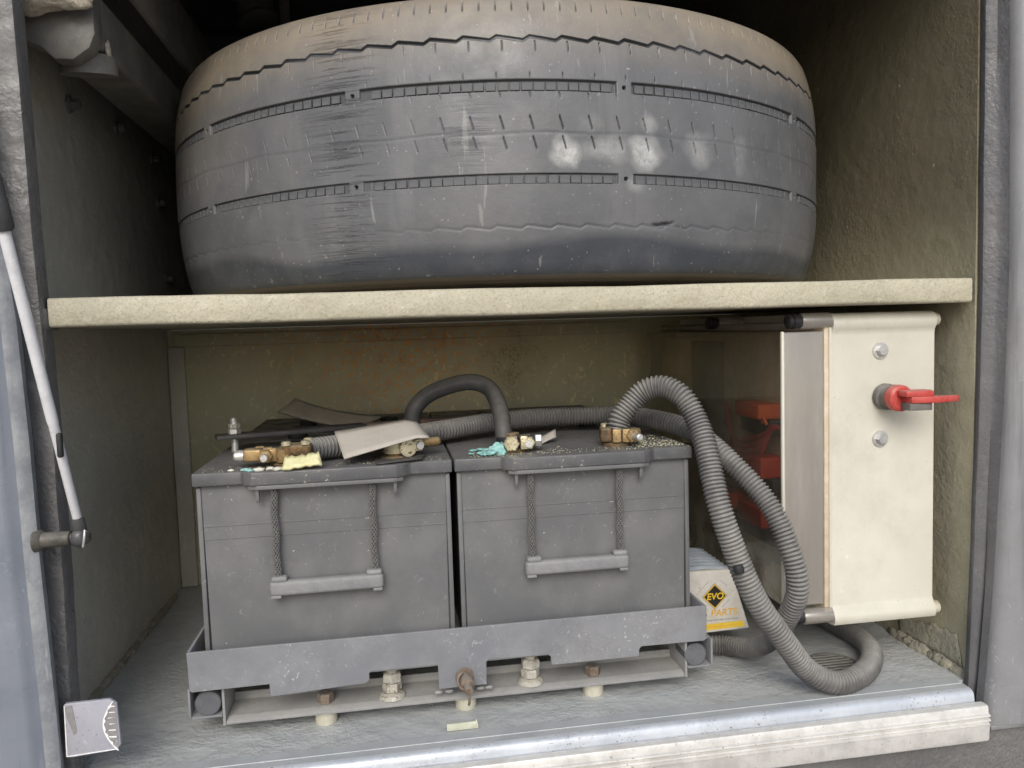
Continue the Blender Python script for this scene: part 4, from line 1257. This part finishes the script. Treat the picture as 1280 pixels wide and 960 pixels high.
st = thing('stop_block', 'grey painted stop block with white scraped end at the lower left', 'stop block', (-.295, -.02, .04))
face = [(-.3170, .0405), (-.3165, .0905), (-.3150, .0920), (-.2755, .0925), (-.2695, .0875), (-.2680, .0470), (-.2715, .0420), (-.3130, .0390)]
o = prism('block', 'stop', None, face, 'y', -.0310, -.0265, .0010, 3); adopt(st, o)
o = box('stop_bracket', 'stop', None, -.3160, -.3100, -.0264, -.0122, .045, .086, .001); adopt(st, o)
YS = -.0310
def arc(n=18):
    out = []
    for i in range(n + 1):
        a = i / n
        z = .0905 - a * .0485
        x = -.2700 - .0135 * math.sin(math.pi * (a * .86 + .1)) + .0012 - a * .001
        out.append((x, z))
    return out
A_ = arc()
o = prism('scraped_field', 'scuff_grey', None, A_ + [(-.2695, .0470), (-.2705, .0868)], 'y', YS - .0004, YS - .0001, 0); adopt(st, o)
o = prism('scraped_rim', 'scuff', None, A_ + [(x + .0016 + .0009 * math.sin(z * 900), z) for x, z in A_[::-1]], 'y', YS - .0008, YS - .0005, 0); adopt(st, o)
for k in range(7):
    z = .0855 - k * .0058 + random.uniform(-.001, .001)
    xa = -.2795 + random.uniform(0, .003)
    o = prism('scratch', 'scuff', None, [(xa, z), (-.2712, z + random.uniform(-.001, .001)), (-.2712, z + .0005), (xa, z + .0008)], 'y', YS - .0007, YS - .00045, 0); adopt(st, o)
o = prism('scraped_patch', 'scuff_grey', None, [(-.3150, .0890), (-.3090, .0905), (-.3075, .0800), (-.3060, .0640), (-.3090, .0610), (-.3115, .0700), (-.3140, .0780)], 'y', YS - .0004, YS - .0001, 0); adopt(st, o)
o = prism('worn_edge', 'scuff', None, [(-.3168, .0410), (-.3160, .0405), (-.2720, .0428), (-.2722, .0436), (-.3155, .0414), (-.3150, .0900), (-.3158, .0905)], 'y', YS - .0006, YS - .0001, 0); adopt(st, o)

# ------------------------------------------------------------------ floor drain, scrap, things overhead
dr = thing('floor_drain', 'round slotted drain in the floor inside the conduit loop', 'drain', (.535, .072, 0))
rx = .028
bm = bmesh.new()
bm_lathe(bm, [(rx + .004, 0), (rx + .0035, .0018), (rx, .0022), (rx, -.004)], (.535, .072, .0004), (0, 0, 1), 36, False)
o = put('drain_ring', finish(bm, 'drain_ring', 40), 'drain'); adopt(dr, o)
o = lathe('drain_well', 'hole', None, [(rx, 0), (rx, .0006)], (.535, .072, .0003), (0, 0, 1), 36); adopt(dr, o)
for k in range(7):
    q = -.0215 + k * .0072
    hl = math.sqrt(max(rx * rx - q * q, 0)) - .001
    o = box('drain_slat', 'drain', None, .535 - hl, .535 + hl, .072 + q - .0021, .072 + q + .0021, .0010, .0026, .0006, 1); adopt(dr, o)
tag(prism('scrap_clip', 'paper', None, [(.0460, .0008), (.0800, .0008), (.0805, .0040), (.0785, .0110), (.0775, .0110), (.0780, .0085), (.0460, .0085)], 'y', .012, .0150, .0006),
    'small pale cream clip lying on the floor in front of the tray', 'scrap')

bmz = thing('chassis_beam', 'dark steel chassis tube overhead at the left', 'beam', (-.31, .5, .73))
o = box('tube', 'beam', None, -.338, -.280, .085, 1.04, .735, .792, .006, 3); adopt(bmz, o)
o = prism('end_bracket', 'beam', None, [(-.371, .742), (-.330, .728), (-.318, .716), (-.300, .716), (-.284, .728), (-.278, .742), (-.278, .80), (-.371, .80)], 'y', .060, .084, .003); adopt(bmz, o)
o = lathe('bracket_cup', 'beam', None, [(.026, 0), (.028, .004), (.028, .02)], (-.302, .105, .7355), (.0, .2, -1), 24); adopt(bmz, o)
o = lump('weld_bead', 'foam_lump', None, (-.2785, .098, .738), (.0025, .004, .011), 5, 3); adopt(bmz, o)
o = box('flange', 'beam', None, -.262, -.254, .05, 1.04, .80, .88, .002); adopt(bmz, o)
tag(lump('foam_lump', 'foam_lump', None, (-.320, .045, .782), (.050, .018, .026), 3, 4, .28), 'cream lump of insulating foam in the upper left corner', 'foam')
pp = thing('overhead_pipe', 'dark pipe end hanging above the tyre at the upper left', 'pipe', (-.205, .7, 1.05))
o = lathe('pipe_body', 'beam', None, [(.032, 0), (.037, .003), (.037, .008), (.034, .010), (.034, .11)], (-.204, .70, .995), (-.25, .15, 1), 28); adopt(pp, o)
o = lathe('pipe_rim', 'steel_dark', None, [(.0375, 0), (.0395, .002), (.0375, .004)], (-.2055, .701, 1.003), (-.25, .15, 1), 28); adopt(pp, o)
o = box('pipe_strap', 'beam', None, -.168, -.150, .69, .71, .97, 1.099, .003); adopt(pp, o)
